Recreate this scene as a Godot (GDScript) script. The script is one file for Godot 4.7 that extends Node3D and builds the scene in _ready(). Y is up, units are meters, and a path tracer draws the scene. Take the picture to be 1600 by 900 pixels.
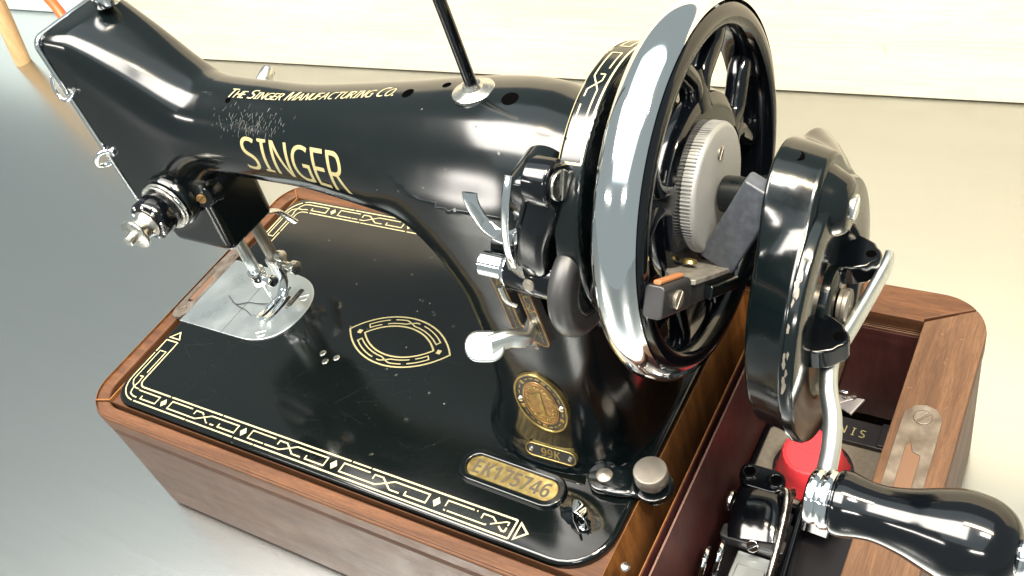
extends Node3D
# Lengths below are millimetres; commit() turns them into metres.
# x runs along the machine to its hand wheel, y up (0 = top of the machine bed), z towards the viewer (0 = front edge of the bed).

const MM := 0.001
const SH := Vector3(0, 131, -91)      # main shaft axis (y, z)
var M := {}

class G:
	var v := PackedVector3Array()
	var n := PackedVector3Array()
	var t := PackedVector2Array()
	var i := PackedInt32Array()
	func vert(p: Vector3, nn: Vector3, uv := Vector2.ZERO) -> int:
		v.push_back(p); n.push_back(nn); t.push_back(uv)
		return v.size() - 1
	func tri(a: int, b: int, c: int) -> void:
		var g := (v[b] - v[a]).cross(v[c] - v[a])
		if g.dot(n[a] + n[b] + n[c]) > 0.0:
			i.push_back(a); i.push_back(c); i.push_back(b)
		else:
			i.push_back(a); i.push_back(b); i.push_back(c)
	func quad(a: int, b: int, c: int, d: int) -> void:
		tri(a, b, c); tri(a, c, d)
	func flat(pts: Array) -> void:      # a flat convex face
		var nn: Vector3 = -(pts[1] - pts[0]).cross(pts[2] - pts[0]).normalized()
		var k := []
		for p in pts: k.append(vert(p, nn, Vector2(p.x, p.z)))
		for j in range(1, k.size() - 1): tri(k[0], k[j], k[j + 1])

# ---------------------------------------------------------------- scene helpers
func commit(called: String, g: G, m: Material, parent: Node = self) -> MeshInstance3D:
	var a := []
	a.resize(Mesh.ARRAY_MAX)
	var p := PackedVector3Array()
	p.resize(g.v.size())
	for k in g.v.size(): p[k] = g.v[k] * MM
	a[Mesh.ARRAY_VERTEX] = p; a[Mesh.ARRAY_NORMAL] = g.n; a[Mesh.ARRAY_TEX_UV] = g.t; a[Mesh.ARRAY_INDEX] = g.i
	var me := ArrayMesh.new()
	me.add_surface_from_arrays(Mesh.PRIMITIVE_TRIANGLES, a)
	me.surface_set_material(0, m)
	var o := MeshInstance3D.new()
	o.name = called; o.mesh = me
	parent.add_child(o, true)
	return o

func thing(called: String, label: String, category: String, group := "") -> Node3D:
	var o := Node3D.new()
	o.name = called
	add_child(o, true)
	tag(o, label, category, group)
	return o

func tag(o: Node, label: String, category: String, group := "") -> void:
	o.set_meta("label", label); o.set_meta("category", category)
	if group: o.set_meta("group", group)

func xf(o: Vector3, up := Vector3.UP, side := Vector3.ZERO) -> Transform3D:   # local y = up, local x ~ side
	var y := up.normalized()
	var s := side
	if s == Vector3.ZERO: s = Vector3.RIGHT if absf(y.x) < 0.9 else Vector3.BACK
	var z := s.cross(y).normalized()
	return Transform3D(Basis(y.cross(z), y, z), o)

func xz(o: Vector3, out: Vector3, side: Vector3) -> Transform3D:              # local z = out, local x ~ side
	var z := out.normalized()
	var y := z.cross(side).normalized()
	return Transform3D(Basis(y.cross(z), y, z), o)

# ---------------------------------------------------------------- shapes
func lathe(g: G, f: Transform3D, prof: Array, seg := 32, knurl := 0.0) -> void:   # prof: Vector2(radius, height along local y)
	var nn := []
	for k in prof.size() - 1:
		var d: Vector2 = prof[k + 1] - prof[k]
		nn.append(Vector2(d.y, -d.x).normalized())
	for k in prof.size() - 1:
		if (prof[k + 1] - prof[k]).length() < 1e-5: continue
		var a: Vector2 = nn[k]
		var b: Vector2 = nn[k]
		if k > 0 and nn[k - 1].dot(nn[k]) > 0.75: a = (nn[k - 1] + nn[k]).normalized()
		if k < nn.size() - 1 and nn[k + 1].dot(nn[k]) > 0.75: b = (nn[k + 1] + nn[k]).normalized()
		var first := g.v.size()
		for s in seg + 1:
			var an := TAU * s / seg
			var kk := 1.0 - (knurl if s % 2 else 0.0)
			for w in 2:
				var q: Vector2 = prof[k + w]
				var qn := b if w else a
				g.vert(f * Vector3(cos(an) * q.x * kk, q.y, sin(an) * q.x * kk), (f.basis * Vector3(cos(an) * qn.x, qn.y, sin(an) * qn.x)).normalized(), Vector2(float(s) / seg, q.y * 0.02))
		for s in seg:
			var c := first + s * 2
			if prof[k].x > 1e-4: g.tri(c, c + 1, c + 2)
			if prof[k + 1].x > 1e-4: g.tri(c + 1, c + 3, c + 2)

func rod(r: float, h0: float, h1: float, bev := 0.4) -> Array:                 # profile of a bevelled cylinder
	return [Vector2(0, h0), Vector2(r - bev, h0), Vector2(r - bev * 0.3, h0 + bev * 0.3), Vector2(r, h0 + bev), Vector2(r, h1 - bev), Vector2(r - bev * 0.3, h1 - bev * 0.3), Vector2(r - bev, h1), Vector2(0, h1)]

func cr(pts: Array, sub := 6, closed := false) -> Array:                       # Catmull-Rom through points (Vector2 or Vector3)
	var out := []
	var c := pts.size()
	for k in (c if closed else c - 1):
		var p0 = pts[(k - 1 + c) % c] if closed or k > 0 else pts[0]
		var p1 = pts[k]
		var p2 = pts[(k + 1) % c]
		var p3 = pts[(k + 2) % c] if closed or k < c - 2 else pts[c - 1]
		for s in sub:
			var u := float(s) / sub
			out.append(0.5 * (2.0 * p1 + (p2 - p0) * u + (2.0 * p0 - 5.0 * p1 + 4.0 * p2 - p3) * u * u + (3.0 * p1 - p0 - 3.0 * p2 + p3) * u * u * u))
	if not closed: out.append(pts[c - 1])
	return out

func tube(g: G, pts: Array, r, seg := 10, flat := 1.0, up := Vector3.ZERO, p := 2.0) -> void:   # r: number or array; flat: second half-width over the first (across "up"); p: squareness
	var c := pts.size()
	var rr := func(k: int) -> float: return r if not r is Array else r[mini(k, r.size() - 1)] if r.size() == c else lerpf(r[0], r[-1], float(k) / (c - 1))
	var last := Vector3.ZERO
	var first := g.v.size()
	var len := 0.0
	for k in c:
		var d: Vector3 = (pts[mini(k + 1, c - 1)] - pts[maxi(k - 1, 0)]).normalized()
		var a := up
		if a == Vector3.ZERO: a = last if last != Vector3.ZERO else (Vector3.UP if absf(d.y) < 0.9 else Vector3.RIGHT)
		a = (a - d * a.dot(d)).normalized()
		last = a
		var b := d.cross(a)
		if k > 0: len += (pts[k] - pts[k - 1]).length()
		for s in seg + 1:
			var an := TAU * s / seg
			var cc := signf(cos(an)) * pow(absf(cos(an)), 2.0 / p)
			var ss := signf(sin(an)) * pow(absf(sin(an)), 2.0 / p)
			var nn := (a * signf(cos(an)) * pow(absf(cos(an)), 2.0 - 2.0 / p) + b * signf(sin(an)) * pow(absf(sin(an)), 2.0 - 2.0 / p) / flat).normalized()
			g.vert(pts[k] + (a * cc + b * ss * flat) * rr.call(k), nn, Vector2(float(s) / seg, len * 0.02))
	for k in c - 1:
		for s in seg:
			var q := first + k * (seg + 1) + s
			g.quad(q, q + 1, q + seg + 2, q + seg + 1)
	for e in 2:
		var k := 0 if e == 0 else c - 1
		var d: Vector3 = (pts[0] - pts[1] if e == 0 else pts[c - 1] - pts[c - 2]).normalized()
		var m := g.vert(pts[k], d)
		var q := g.v.size()
		for s in seg + 1: g.vert(g.v[first + k * (seg + 1) + s], d)
		for s in seg: g.tri(m, q + s, q + s + 1)

func rrect(w: float, h: float, r: float, seg := 5) -> PackedVector2Array:      # rounded rectangle round the origin
	var out := PackedVector2Array()
	for q in 4:
		var c := Vector2((w / 2 - r) * [1, -1, -1, 1][q], (h / 2 - r) * [1, 1, -1, -1][q])
		for s in seg + 1:
			out.push_back(c + Vector2.from_angle(PI / 2 * (q + float(s) / seg)) * r)
	return out

func circle(r: float, seg := 32, c := Vector2.ZERO) -> PackedVector2Array:
	var out := PackedVector2Array()
	for s in seg: out.push_back(c + Vector2.from_angle(TAU * s / seg) * r)
	return out

func edges_of(poly: PackedVector2Array) -> Array:          # [outward normal of each edge, of each corner (mitred)]
	var c := poly.size()
	var area := 0.0
	for k in c: area += poly[k].cross(poly[(k + 1) % c])
	var sg := 1.0 if area > 0 else -1.0
	var en := PackedVector2Array()
	for k in c:
		var d := (poly[(k + 1) % c] - poly[k]).normalized()
		en.push_back(Vector2(d.y, -d.x) * sg)
	var vn := PackedVector2Array()
	for k in c:
		var m := (en[k] + en[(k - 1 + c) % c]).normalized()
		vn.push_back(m / maxf(0.4, m.dot(en[k])))
	return [en, vn]

func prism(g: G, f: Transform3D, poly: PackedVector2Array, h0: float, h1: float, bev := 0.4, bottom := true, uvs := 0.01) -> void:   # polygon in local xy, extruded along local z
	var c := poly.size()
	var e := edges_of(poly)
	var en: PackedVector2Array = e[0]
	var vn: PackedVector2Array = e[1]
	var rows := []                                           # inset, height, outward share of the normal, z share
	var st := 3 if bev > 0.0 else 0
	if bottom and bev > 0.0:
		for k in st: rows.append([bev * (1.0 - sin(PI / 2 * k / st)), h0 + bev * (1.0 - cos(PI / 2 * k / st)), sin(PI / 2 * k / st), -cos(PI / 2 * k / st)])
		rows.append([0.0, h0 + bev, 1.0, 0.0])
	else:
		rows.append([0.0, h0, 1.0, 0.0])
	rows.append([0.0, h1 - maxf(bev, 0.0), 1.0, 0.0])
	for k in st: rows.append([bev * (1.0 - cos(PI / 2 * (k + 1) / st)), h1 - bev + bev * sin(PI / 2 * (k + 1) / st), cos(PI / 2 * (k + 1) / st), sin(PI / 2 * (k + 1) / st)])
	for k in c:
		var nx := (k + 1) % c
		var na := en[k]
		var nb := en[k]
		if en[k].dot(en[(k - 1 + c) % c]) > 0.72: na = vn[k].normalized()
		if en[k].dot(en[nx]) > 0.72: nb = vn[nx].normalized()
		for j in rows.size() - 1:
			var q := []
			for w in 4:
				var row: Array = rows[j + (1 if w == 1 or w == 2 else 0)]
				var at: Vector2 = poly[k] - vn[k] * row[0] if w < 2 else poly[nx] - vn[nx] * row[0]
				var nn := na if w < 2 else nb
				q.append(g.vert(f * Vector3(at.x, at.y, row[1]), (f.basis * Vector3(nn.x * row[2], nn.y * row[2], row[3])).normalized(), at * uvs + Vector2(0, row[1] * uvs)))
			g.quad(q[0], q[1], q[2], q[3])
	for cap in 2:
		if cap == 0 and not bottom: continue
		var ins := PackedVector2Array()
		for k in c: ins.push_back(poly[k] - vn[k] * maxf(bev, 0.0))
		var ix := Geometry2D.triangulate_polygon(ins)
		var first := g.v.size()
		for p in ins: g.vert(f * Vector3(p.x, p.y, h1 if cap else h0), (f.basis * Vector3(0, 0, 1 if cap else -1)).normalized(), p * uvs)
		for k in range(0, ix.size(), 3): g.tri(first + ix[k], first + ix[k + 1], first + ix[k + 2])

func box(g: G, lo: Vector3, hi: Vector3, r := 1.0, bev := 0.5, uvs := 0.01) -> void:      # axis-aligned, rounded vertical edges, bevelled top and bottom
	var c := (lo + hi) / 2
	var s := hi - lo
	prism(g, Transform3D(Basis(Vector3.RIGHT, Vector3.FORWARD, Vector3.UP), Vector3(c.x, 0, c.z)), rrect(s.x, s.z, minf(r, minf(s.x, s.z) * 0.49), 4), lo.y, hi.y, minf(bev, s.y * 0.45), true, uvs)

func beam(g: G, a: Vector3, b: Vector3, up: Vector3, w: float, h: float, r := 1.0, bev := 0.4) -> void:   # bar from a to b, w across and h along "up"
	var d := (b - a).normalized()
	var u := (up - d * up.dot(d)).normalized()
	prism(g, Transform3D(Basis(u.cross(d), u, d), a), rrect(w, h, minf(r, minf(w, h) * 0.49), 4), 0.0, (b - a).length(), bev)

func ring(g: G, f: Transform3D, outer: PackedVector2Array, inner: PackedVector2Array, h0: float, h1: float, bev := 0.3) -> void:   # two loops of the same count; local z is the thickness
	var c := outer.size()
	for side in 2:
		var poly := outer if side == 0 else inner
		var e := edges_of(poly)
		var sg := 1.0 if side == 0 else -1.0
		var rows := [[bev, h0, 0.3, -1.0], [0.0, h0 + bev, 1.0, 0.0], [0.0, h1 - bev, 1.0, 0.0], [bev, h1, 0.3, 1.0]]
		for k in c:
			var nx := (k + 1) % c
			var na: Vector2 = e[0][k]
			var nb: Vector2 = e[0][k]
			if e[0][k].dot(e[0][(k - 1 + c) % c]) > 0.72: na = e[1][k].normalized()
			if e[0][k].dot(e[0][nx]) > 0.72: nb = e[1][nx].normalized()
			for j in 3:
				var q := []
				for w in 4:
					var row: Array = rows[j + (1 if w == 1 or w == 2 else 0)]
					var kk := k if w < 2 else nx
					var at: Vector2 = poly[kk] - e[1][kk] * row[0] * sg
					var nn := na if w < 2 else nb
					q.append(g.vert(f * Vector3(at.x, at.y, row[1]), (f.basis * Vector3(nn.x * row[2] * sg, nn.y * row[2] * sg, row[3])).normalized(), at * 0.01))
				g.quad(q[0], q[1], q[2], q[3])
	var eo := edges_of(outer)
	var ei := edges_of(inner)
	for cap in 2:
		var h := h1 if cap else h0
		var nn := (f.basis * Vector3(0, 0, 1 if cap else -1)).normalized()
		var first := g.v.size()
		for k in c:
			var o: Vector2 = outer[k] - eo[1][k] * bev
			var q: Vector2 = inner[k] + ei[1][k] * bev
			g.vert(f * Vector3(o.x, o.y, h), nn, o * 0.01); g.vert(f * Vector3(q.x, q.y, h), nn, q * 0.01)
		for k in c:
			var a := first + k * 2
			var b := first + ((k + 1) % c) * 2
			g.quad(a, a + 1, b + 1, b)

func by_angle(poly: PackedVector2Array, c: Vector2, count: int) -> PackedVector2Array:   # a star-shaped loop resampled at even angles
	var out := PackedVector2Array()
	for s in count:
		var d := Vector2.from_angle(TAU * s / count)
		var best := 0.0
		for k in poly.size():
			var hit = Geometry2D.segment_intersects_segment(c, c + d * 1000.0, poly[k], poly[(k + 1) % poly.size()])
			if hit != null: best = maxf(best, (hit - c).length())
		out.push_back(c + d * best)
	return out

func ribbon(g: G, pts: Array, w: float, y: float, closed := false) -> void:     # flat printed line on the bed, pts = Vector2(x, z)
	var c := pts.size()
	var first := g.v.size()
	for k in c:
		var a: Vector2 = pts[(k - 1 + c) % c] if closed or k > 0 else pts[0]
		var b: Vector2 = pts[(k + 1) % c] if closed or k < c - 1 else pts[c - 1]
		var d0: Vector2 = (pts[k] - a).normalized() if a != pts[k] else (b - pts[k]).normalized()
		var d1: Vector2 = (b - pts[k]).normalized() if b != pts[k] else d0
		var m := (d0 + d1).normalized().orthogonal()
		m = m * (w / 2) / maxf(0.5, m.dot(d1.orthogonal()))
		for s in [-1.0, 1.0]:
			var q: Vector2 = pts[k] + m * s
			g.vert(Vector3(q.x, y, q.y), Vector3.UP, q * 0.01)
	for k in (c if closed else c - 1):
		var q := first + k * 2
		var r := first + ((k + 1) % c) * 2
		g.quad(q, q + 1, r + 1, r)

func plate(g: G, poly: PackedVector2Array, y: float) -> void:                    # flat printed patch on the bed
	var ix := Geometry2D.triangulate_polygon(poly)
	var first := g.v.size()
	for p in poly: g.vert(Vector3(p.x, y, p.y), Vector3.UP, p * 0.01)
	for k in range(0, ix.size(), 3): g.tri(first + ix[k], first + ix[k + 1], first + ix[k + 2])

func letters(text: String, size: float, face := "Droid Sans", weight := 400) -> Array:   # [points (x right, y up; centred), triangles], in mm
	var tm := TextMesh.new()
	var sf := SystemFont.new()
	sf.font_names = PackedStringArray([face]); sf.font_weight = weight
	tm.font = sf; tm.text = text; tm.font_size = 64; tm.pixel_size = size / 46.0; tm.depth = 0.0; tm.curve_step = 1.0
	var a := tm.surface_get_arrays(0)
	var ix: PackedInt32Array = a[Mesh.ARRAY_INDEX]
	return [a[Mesh.ARRAY_VERTEX], ix]

func fine(pts: PackedVector3Array, ix: PackedInt32Array, most: float) -> Array:         # triangles cut until no edge is longer than "most"
	var p := pts
	var todo := []
	var out := PackedInt32Array()
	for k in range(0, ix.size(), 3): todo.append([ix[k], ix[k + 1], ix[k + 2]])
	var seen := {}
	while todo:
		var q: Array = todo.pop_back()
		var w := -1
		var worst := most
		for k in 3:
			var l := p[q[k]].distance_to(p[q[(k + 1) % 3]])
			if l > worst: worst = l; w = k
		if w < 0:
			out.append_array(PackedInt32Array(q))
			continue
		var a: int = q[w]
		var b: int = q[(w + 1) % 3]
		var c: int = q[(w + 2) % 3]
		var key := mini(a, b) * 1000000 + maxi(a, b)
		if not seen.has(key):
			p.push_back((p[a] + p[b]) / 2)
			seen[key] = p.size() - 1
		todo.append([a, seen[key], c]); todo.append([seen[key], b, c])
	return [p, out]

func flat_text(g: G, text: String, size: float, f: Transform3D, lift := 0.1, face := "Droid Sans", weight := 400, width := 0.0) -> void:   # lettering on local xy, centred; width: stretched to it
	var l := letters(text, size, face, weight)
	var lo := Vector3(INF, INF, 0)
	var hi := -lo
	for p in l[0]: lo = lo.min(p); hi = hi.max(p)
	for k in l[0].size(): l[0][k] = (l[0][k] - (lo + hi) / 2) * Vector3(width / (hi.x - lo.x) if width > 0.0 else 1.0, 1, 1)
	var first := g.v.size()
	var nn := (f.basis * Vector3(0, 0, 1)).normalized()
	for p in l[0]: g.vert(f * Vector3(p.x, p.y, lift), nn)
	for k in range(0, l[1].size(), 3): g.tri(first + l[1][k], first + l[1][k + 1], first + l[1][k + 2])

func screw(parent: Node, at: Vector3, out: Vector3, r: float, h: float, m: Material, called := "screw", slot_turn := 0.6) -> MeshInstance3D:
	var g := G.new()
	var side := Vector3.UP.cross(out).normalized() if absf(out.normalized().y) < 0.9 else Vector3.RIGHT
	var f := xz(at, out, side.rotated(out.normalized(), slot_turn))
	# two half heads with a real slot between them
	for s in [-1.0, 1.0]:
		var half := PackedVector2Array()
		var w := r * 0.13
		var a0 := asin(w / r)
		for k in 13:
			var an: float = lerpf(a0, PI - a0, k / 12.0) * s
			half.push_back(Vector2(cos(an), sin(an)) * r)
		prism(g, f, half, h * 0.2, h, r * 0.1)
	prism(g, f, circle(r * 0.96, 20), -0.6, h * 0.4, 0.0)
	return commit(called, g, m, parent)

# ---------------------------------------------------------------- the cast body as a field (negative inside)
const ARM := [[20, 133.5, 54.5, 24, 9], [27, 133.5, 54.5, 24, 9], [42, 133, 54, 24, 5.5], [50, 131.75, 51.25, 23.8, 4.4], [58, 131.0, 47, 23.5, 3.8], [66, 131.75, 40.75, 23.1, 3.2], [74, 132.75, 33.75, 22.6, 2.7], [82, 133, 28, 22.1, 2.4], [90, 132.4, 24.6, 21.8, 2.15], [100, 131.9, 23.7, 21.6, 2.05], [125, 131.8, 23.5, 21.7, 2], [150, 131.8, 23.6, 21.9, 2], [180, 132, 26, 25, 2], [207, 132, 29, 28, 2], [235, 132, 32.5, 31.5, 2], [260, 132, 34.5, 33.5, 2], [275, 131.5, 34, 33, 2], [287, 131, 31, 30, 2], [300, 131, 29, 28, 2], [316, 131, 29, 28, 2]]
const PILLAR := [[-4, 259, 44, 50], [0, 259, 43.5, 49.5], [3, 259.3, 42.3, 48], [9, 260.3, 40.2, 45.6], [25, 262.5, 37.4, 43.5], [45, 264.3, 35.8, 42.5], [70, 264.3, 35.8, 41], [100, 262, 38, 38], [130, 260, 38, 31], [150, 260, 38, 31]]
var arm_t := []
var pil_t := []

func table(rows: Array, from: int, to: int) -> Array:
	var out := []
	for x in range(from, to + 1):
		var k := 0
		while k < rows.size() - 2 and x > rows[k + 1][0]: k += 1
		var u := clampf((float(x) - rows[k][0]) / (rows[k + 1][0] - rows[k][0]), 0.0, 1.0)
		var v := []
		for j in range(1, rows[0].size()):
			v.append(cubic_interpolate(rows[k][j], rows[k + 1][j], rows[maxi(k - 1, 0)][j], rows[mini(k + 2, rows.size() - 1)][j], u))
		out.append(Vector4(v[0], v[1], v[2], v[3] if v.size() > 3 else 2.6))
	return out

func look(t: Array, from: float, x: float) -> Vector4:
	var u := clampf(x - from, 0.0, t.size() - 1.001)
	var k := int(u)
	return (t[k] as Vector4).lerp(t[k + 1], u - k)

func smin(a: float, b: float, k: float) -> float:
	var h := maxf(k - absf(a - b), 0.0) / k
	return minf(a, b) - h * h * k * 0.25

func body(p: Vector3) -> float:
	var z := p.z + 90.5
	# arm
	var s := look(arm_t, 20.0, p.x)
	var ay := (p.y - s.x) / s.y
	var az := z / s.z
	var d := 0.0
	if s.w < 2.02:
		var k0 := sqrt(ay * ay + az * az)
		var k1 := sqrt(ay * ay / (s.y * s.y) + az * az / (s.z * s.z))
		d = k0 * (k0 - 1.0) / maxf(k1, 1e-4) if k0 > 0.05 else -minf(s.y, s.z)
	else:
		var k0 := pow(pow(absf(ay), s.w) + pow(absf(az), s.w), 1.0 / s.w)
		var k1 := sqrt(ay * ay / (s.y * s.y) + az * az / (s.z * s.z))
		d = (k0 - 1.0) * sqrt(ay * ay + az * az) / maxf(k1, 1e-4) if k0 > 0.05 else -minf(s.y, s.z)
	d = maxf(d, p.x - 306.0)
	# pillar
	if p.x > 190.0:
		var q := look(pil_t, -4.0, p.y)
		var e := pow(pow(absf(p.x - q.x) / q.y, 2.6) + pow(absf(z) / q.z, 2.6), 1.0 / 2.6)
		d = smin(d, maxf((e - 1.0) * 36.0, maxf(p.y - 131.0, -2.0 - p.y)), 26.0)
		# round flange behind the hand wheel
		var r := Vector2(p.y - 131.0, z).length()
		var fx := absf(p.x - 304.5) - 5.0
		var c := Vector2(maxf(r - 48.5, 0.0), maxf(fx + 1.5, 0.0)).length() - 1.5 if r > 47.0 or fx > -3.0 else maxf(r - 50.0, fx)
		d = smin(d, c, 13.0)
	# head
	if p.x < 150.0:
		var lx := absf(p.x - 51.0) - 17.5 - (p.y - 55.0) * 0.08
		var ly := absf(p.y - 82.0) - 18.0
		var lz := absf(z - 0.5) - 13.5
		var l := Vector3(maxf(lx, 0.0), maxf(ly, 0.0), maxf(lz, 0.0)).length() + minf(maxf(lx, maxf(ly, lz)), 0.0) - 4.0
		d = smin(d, l, 8.0)
		d = maxf(d, 29.0 - p.x)
	return d

func slope(p: Vector3) -> Vector3:
	var e := 0.25
	return Vector3(body(p + Vector3(e, 0, 0)) - body(p - Vector3(e, 0, 0)), body(p + Vector3(0, e, 0)) - body(p - Vector3(0, e, 0)), body(p + Vector3(0, 0, e)) - body(p - Vector3(0, 0, e))) / (2.0 * e)

func body_mesh(cell: float) -> G:
	var lo := Vector3(26, -4, -146)
	var hi := Vector3(314, 196, -36)
	var nx := int((hi.x - lo.x) / cell) / 8 * 8 + 8
	var ny := int((hi.y - lo.y) / cell) / 8 * 8 + 8
	var nz := int((hi.z - lo.z) / cell) / 8 * 8 + 8
	var sx := 1
	var sy := nx + 1
	var sz := (nx + 1) * (ny + 1)
	var val := PackedFloat32Array()
	val.resize(sz * (nz + 1)); val.fill(1e9)
	var blocks := []
	for bz in range(0, nz, 8):
		for by in range(0, ny, 8):
			for bx in range(0, nx, 8):
				if absf(body(lo + Vector3(bx + 4, by + 4, bz + 4) * cell)) < cell * 7.0 * 2.2:
					blocks.append(Vector3i(bx, by, bz))
	for b in blocks:
		for z in range(b.z, b.z + 9):
			for y in range(b.y, b.y + 9):
				var at: int = z * sz + y * sy
				for x in range(b.x, b.x + 9):
					if val[at + x] > 1e8: val[at + x] = body(lo + Vector3(x, y, z) * cell)
	var id := PackedInt32Array()
	id.resize(val.size()); id.fill(-1)
	var g := G.new()
	var off := [0, sx, sy, sx + sy, sz, sx + sz, sy + sz, sx + sy + sz]
	var pos := [Vector3(0, 0, 0), Vector3(1, 0, 0), Vector3(0, 1, 0), Vector3(1, 1, 0), Vector3(0, 0, 1), Vector3(1, 0, 1), Vector3(0, 1, 1), Vector3(1, 1, 1)]
	var ed := [[0, 1], [2, 3], [4, 5], [6, 7], [0, 2], [1, 3], [4, 6], [5, 7], [0, 4], [1, 5], [2, 6], [3, 7]]
	for b in blocks:
		for z in range(b.z, b.z + 8):
			for y in range(b.y, b.y + 8):
				for x in range(b.x, b.x + 8):
					var at: int = z * sz + y * sy + x
					var first := val[at] < 0.0
					var mixed := false
					for o in off:
						if (val[at + o] < 0.0) != first:
							mixed = true
							break
					if not mixed: continue
					var sum := Vector3.ZERO
					var cnt := 0
					for e in ed:
						var va := val[at + off[e[0]]]
						var vb := val[at + off[e[1]]]
						if (va < 0.0) != (vb < 0.0):
							sum += (pos[e[0]] as Vector3).lerp(pos[e[1]], va / (va - vb)); cnt += 1
					var p := lo + (Vector3(x, y, z) + sum / cnt) * cell
					var s := slope(p)
					p -= s * (body(p) / maxf(s.length_squared(), 0.05))
					s = slope(p)
					p -= s * (body(p) / maxf(s.length_squared(), 0.05))
					id[at] = g.vert(p, slope(p).normalized(), Vector2(p.x, p.y) * 0.01)
	for b in blocks:
		for z in range(b.z, b.z + 8):
			for y in range(b.y, b.y + 8):
				for x in range(b.x, b.x + 8):
					var at: int = z * sz + y * sy + x
					if id[at] < 0: continue
					var s0 := val[at] < 0.0
					if y > 0 and z > 0 and s0 != (val[at + sx] < 0.0): whole(g, id[at], id[at - sy], id[at - sy - sz], id[at - sz])
					if x > 0 and z > 0 and s0 != (val[at + sy] < 0.0): whole(g, id[at], id[at - sx], id[at - sx - sz], id[at - sz])
					if x > 0 and y > 0 and s0 != (val[at + sz] < 0.0): whole(g, id[at], id[at - sx], id[at - sx - sy], id[at - sy])
	return g

func whole(g: G, a: int, b: int, c: int, d: int) -> void:
	if a >= 0 and b >= 0 and c >= 0 and d >= 0: g.quad(a, b, c, d)

func hit(o: Vector3, d: Vector3, far := 70.0) -> Vector3:      # from inside the body outwards along d
	var a := 0.0
	var b := far
	for k in 26:
		var m := (a + b) / 2
		if body(o + d * m) < 0.0: a = m
		else: b = m
	return o + d * a

func on_arm(x: float, ang: float, lift := 0.12) -> Array:       # [point, normal] on the arm at x, ang degrees above the front
	var s := look(arm_t, 20.0, x)
	var p := hit(Vector3(x, s.x, -90.5), Vector3(0, sin(deg_to_rad(ang)), cos(deg_to_rad(ang))))
	var n := slope(p).normalized()
	return [p + n * lift, n]

func on_front(x: float, y: float, lift := 0.12) -> Array:       # [point, normal] on the front of the body
	var p := hit(Vector3(x, y, -90.5), Vector3(0, 0, 1))
	var n := slope(p).normalized()
	return [p + n * lift, n]

func arm_text(text: String, size: float, width: float, x: float, ang0: float, per_mm: float, weight: int, slant: float, climb: float, space: float, small: float) -> G:
	# letters set one by one along the arm: "space" mm apart; after the first of a word they are "small" times as tall
	var pts := PackedVector3Array()
	var ix := PackedInt32Array()
	var pen := 0.0
	var first := true
	for ch in text:
		if ch == " ":
			pen += size * 0.32; first = true
			continue
		var k := 1.0 if first else small
		first = false
		var l := letters(ch, size * k, "Droid Sans", weight)
		var lo := Vector3(INF, INF, 0)
		var hi := -lo
		for p in l[0]: lo = lo.min(p); hi = hi.max(p)
		var at := pts.size()
		for p in l[0]: pts.push_back(Vector3(p.x - lo.x + pen, p.y - (lo.y if ch != "." else hi.y - size * 0.12), 0))
		for v in l[1]: ix.push_back(at + v)
		pen += hi.x - lo.x + space
	for j in pts.size(): pts[j].x = pts[j].x * width / (pen - space) + slant * pts[j].y
	var f := fine(pts, ix, 2.0)
	var g := G.new()
	for p in f[0]:
		var h := on_arm(x + p.x, ang0 + p.x * climb + p.y * per_mm)
		g.vert(h[0], h[1])
	for j in range(0, f[1].size(), 3): g.tri(f[1][j], f[1][j + 1], f[1][j + 2])
	return g

# ---------------------------------------------------------------- materials
func lin(r: float, gg: float, b: float) -> Color: return Color(r, gg, b).linear_to_srgb()

func mat(c: Color, rough: float, metal := 0.0, coat := 0.0) -> StandardMaterial3D:
	var m := StandardMaterial3D.new()
	m.albedo_color = c; m.roughness = rough; m.metallic = metal
	if coat > 0.0:
		m.clearcoat_enabled = true; m.clearcoat = coat; m.clearcoat_roughness = 0.03
	return m

func noise_tex(freq: float, lo: float, hi: float, seed_ := 1, size := 256, oct := 4, kind := FastNoiseLite.TYPE_SIMPLEX_SMOOTH) -> ImageTexture:
	var n := FastNoiseLite.new()
	n.seed = seed_; n.frequency = freq; n.fractal_octaves = oct; n.noise_type = kind
	var im := n.get_seamless_image(size, size)
	im.convert(Image.FORMAT_RGB8)
	for y in size:
		for x in size:
			var v := lerpf(lo, hi, im.get_pixel(x, y).r)
			im.set_pixel(x, y, Color(v, v, v))
	return ImageTexture.create_from_image(im)

func triplanar(m: StandardMaterial3D, s: Vector3) -> StandardMaterial3D:
	m.uv1_triplanar = true; m.uv1_world_triplanar = true; m.uv1_scale = s
	return m

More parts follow.
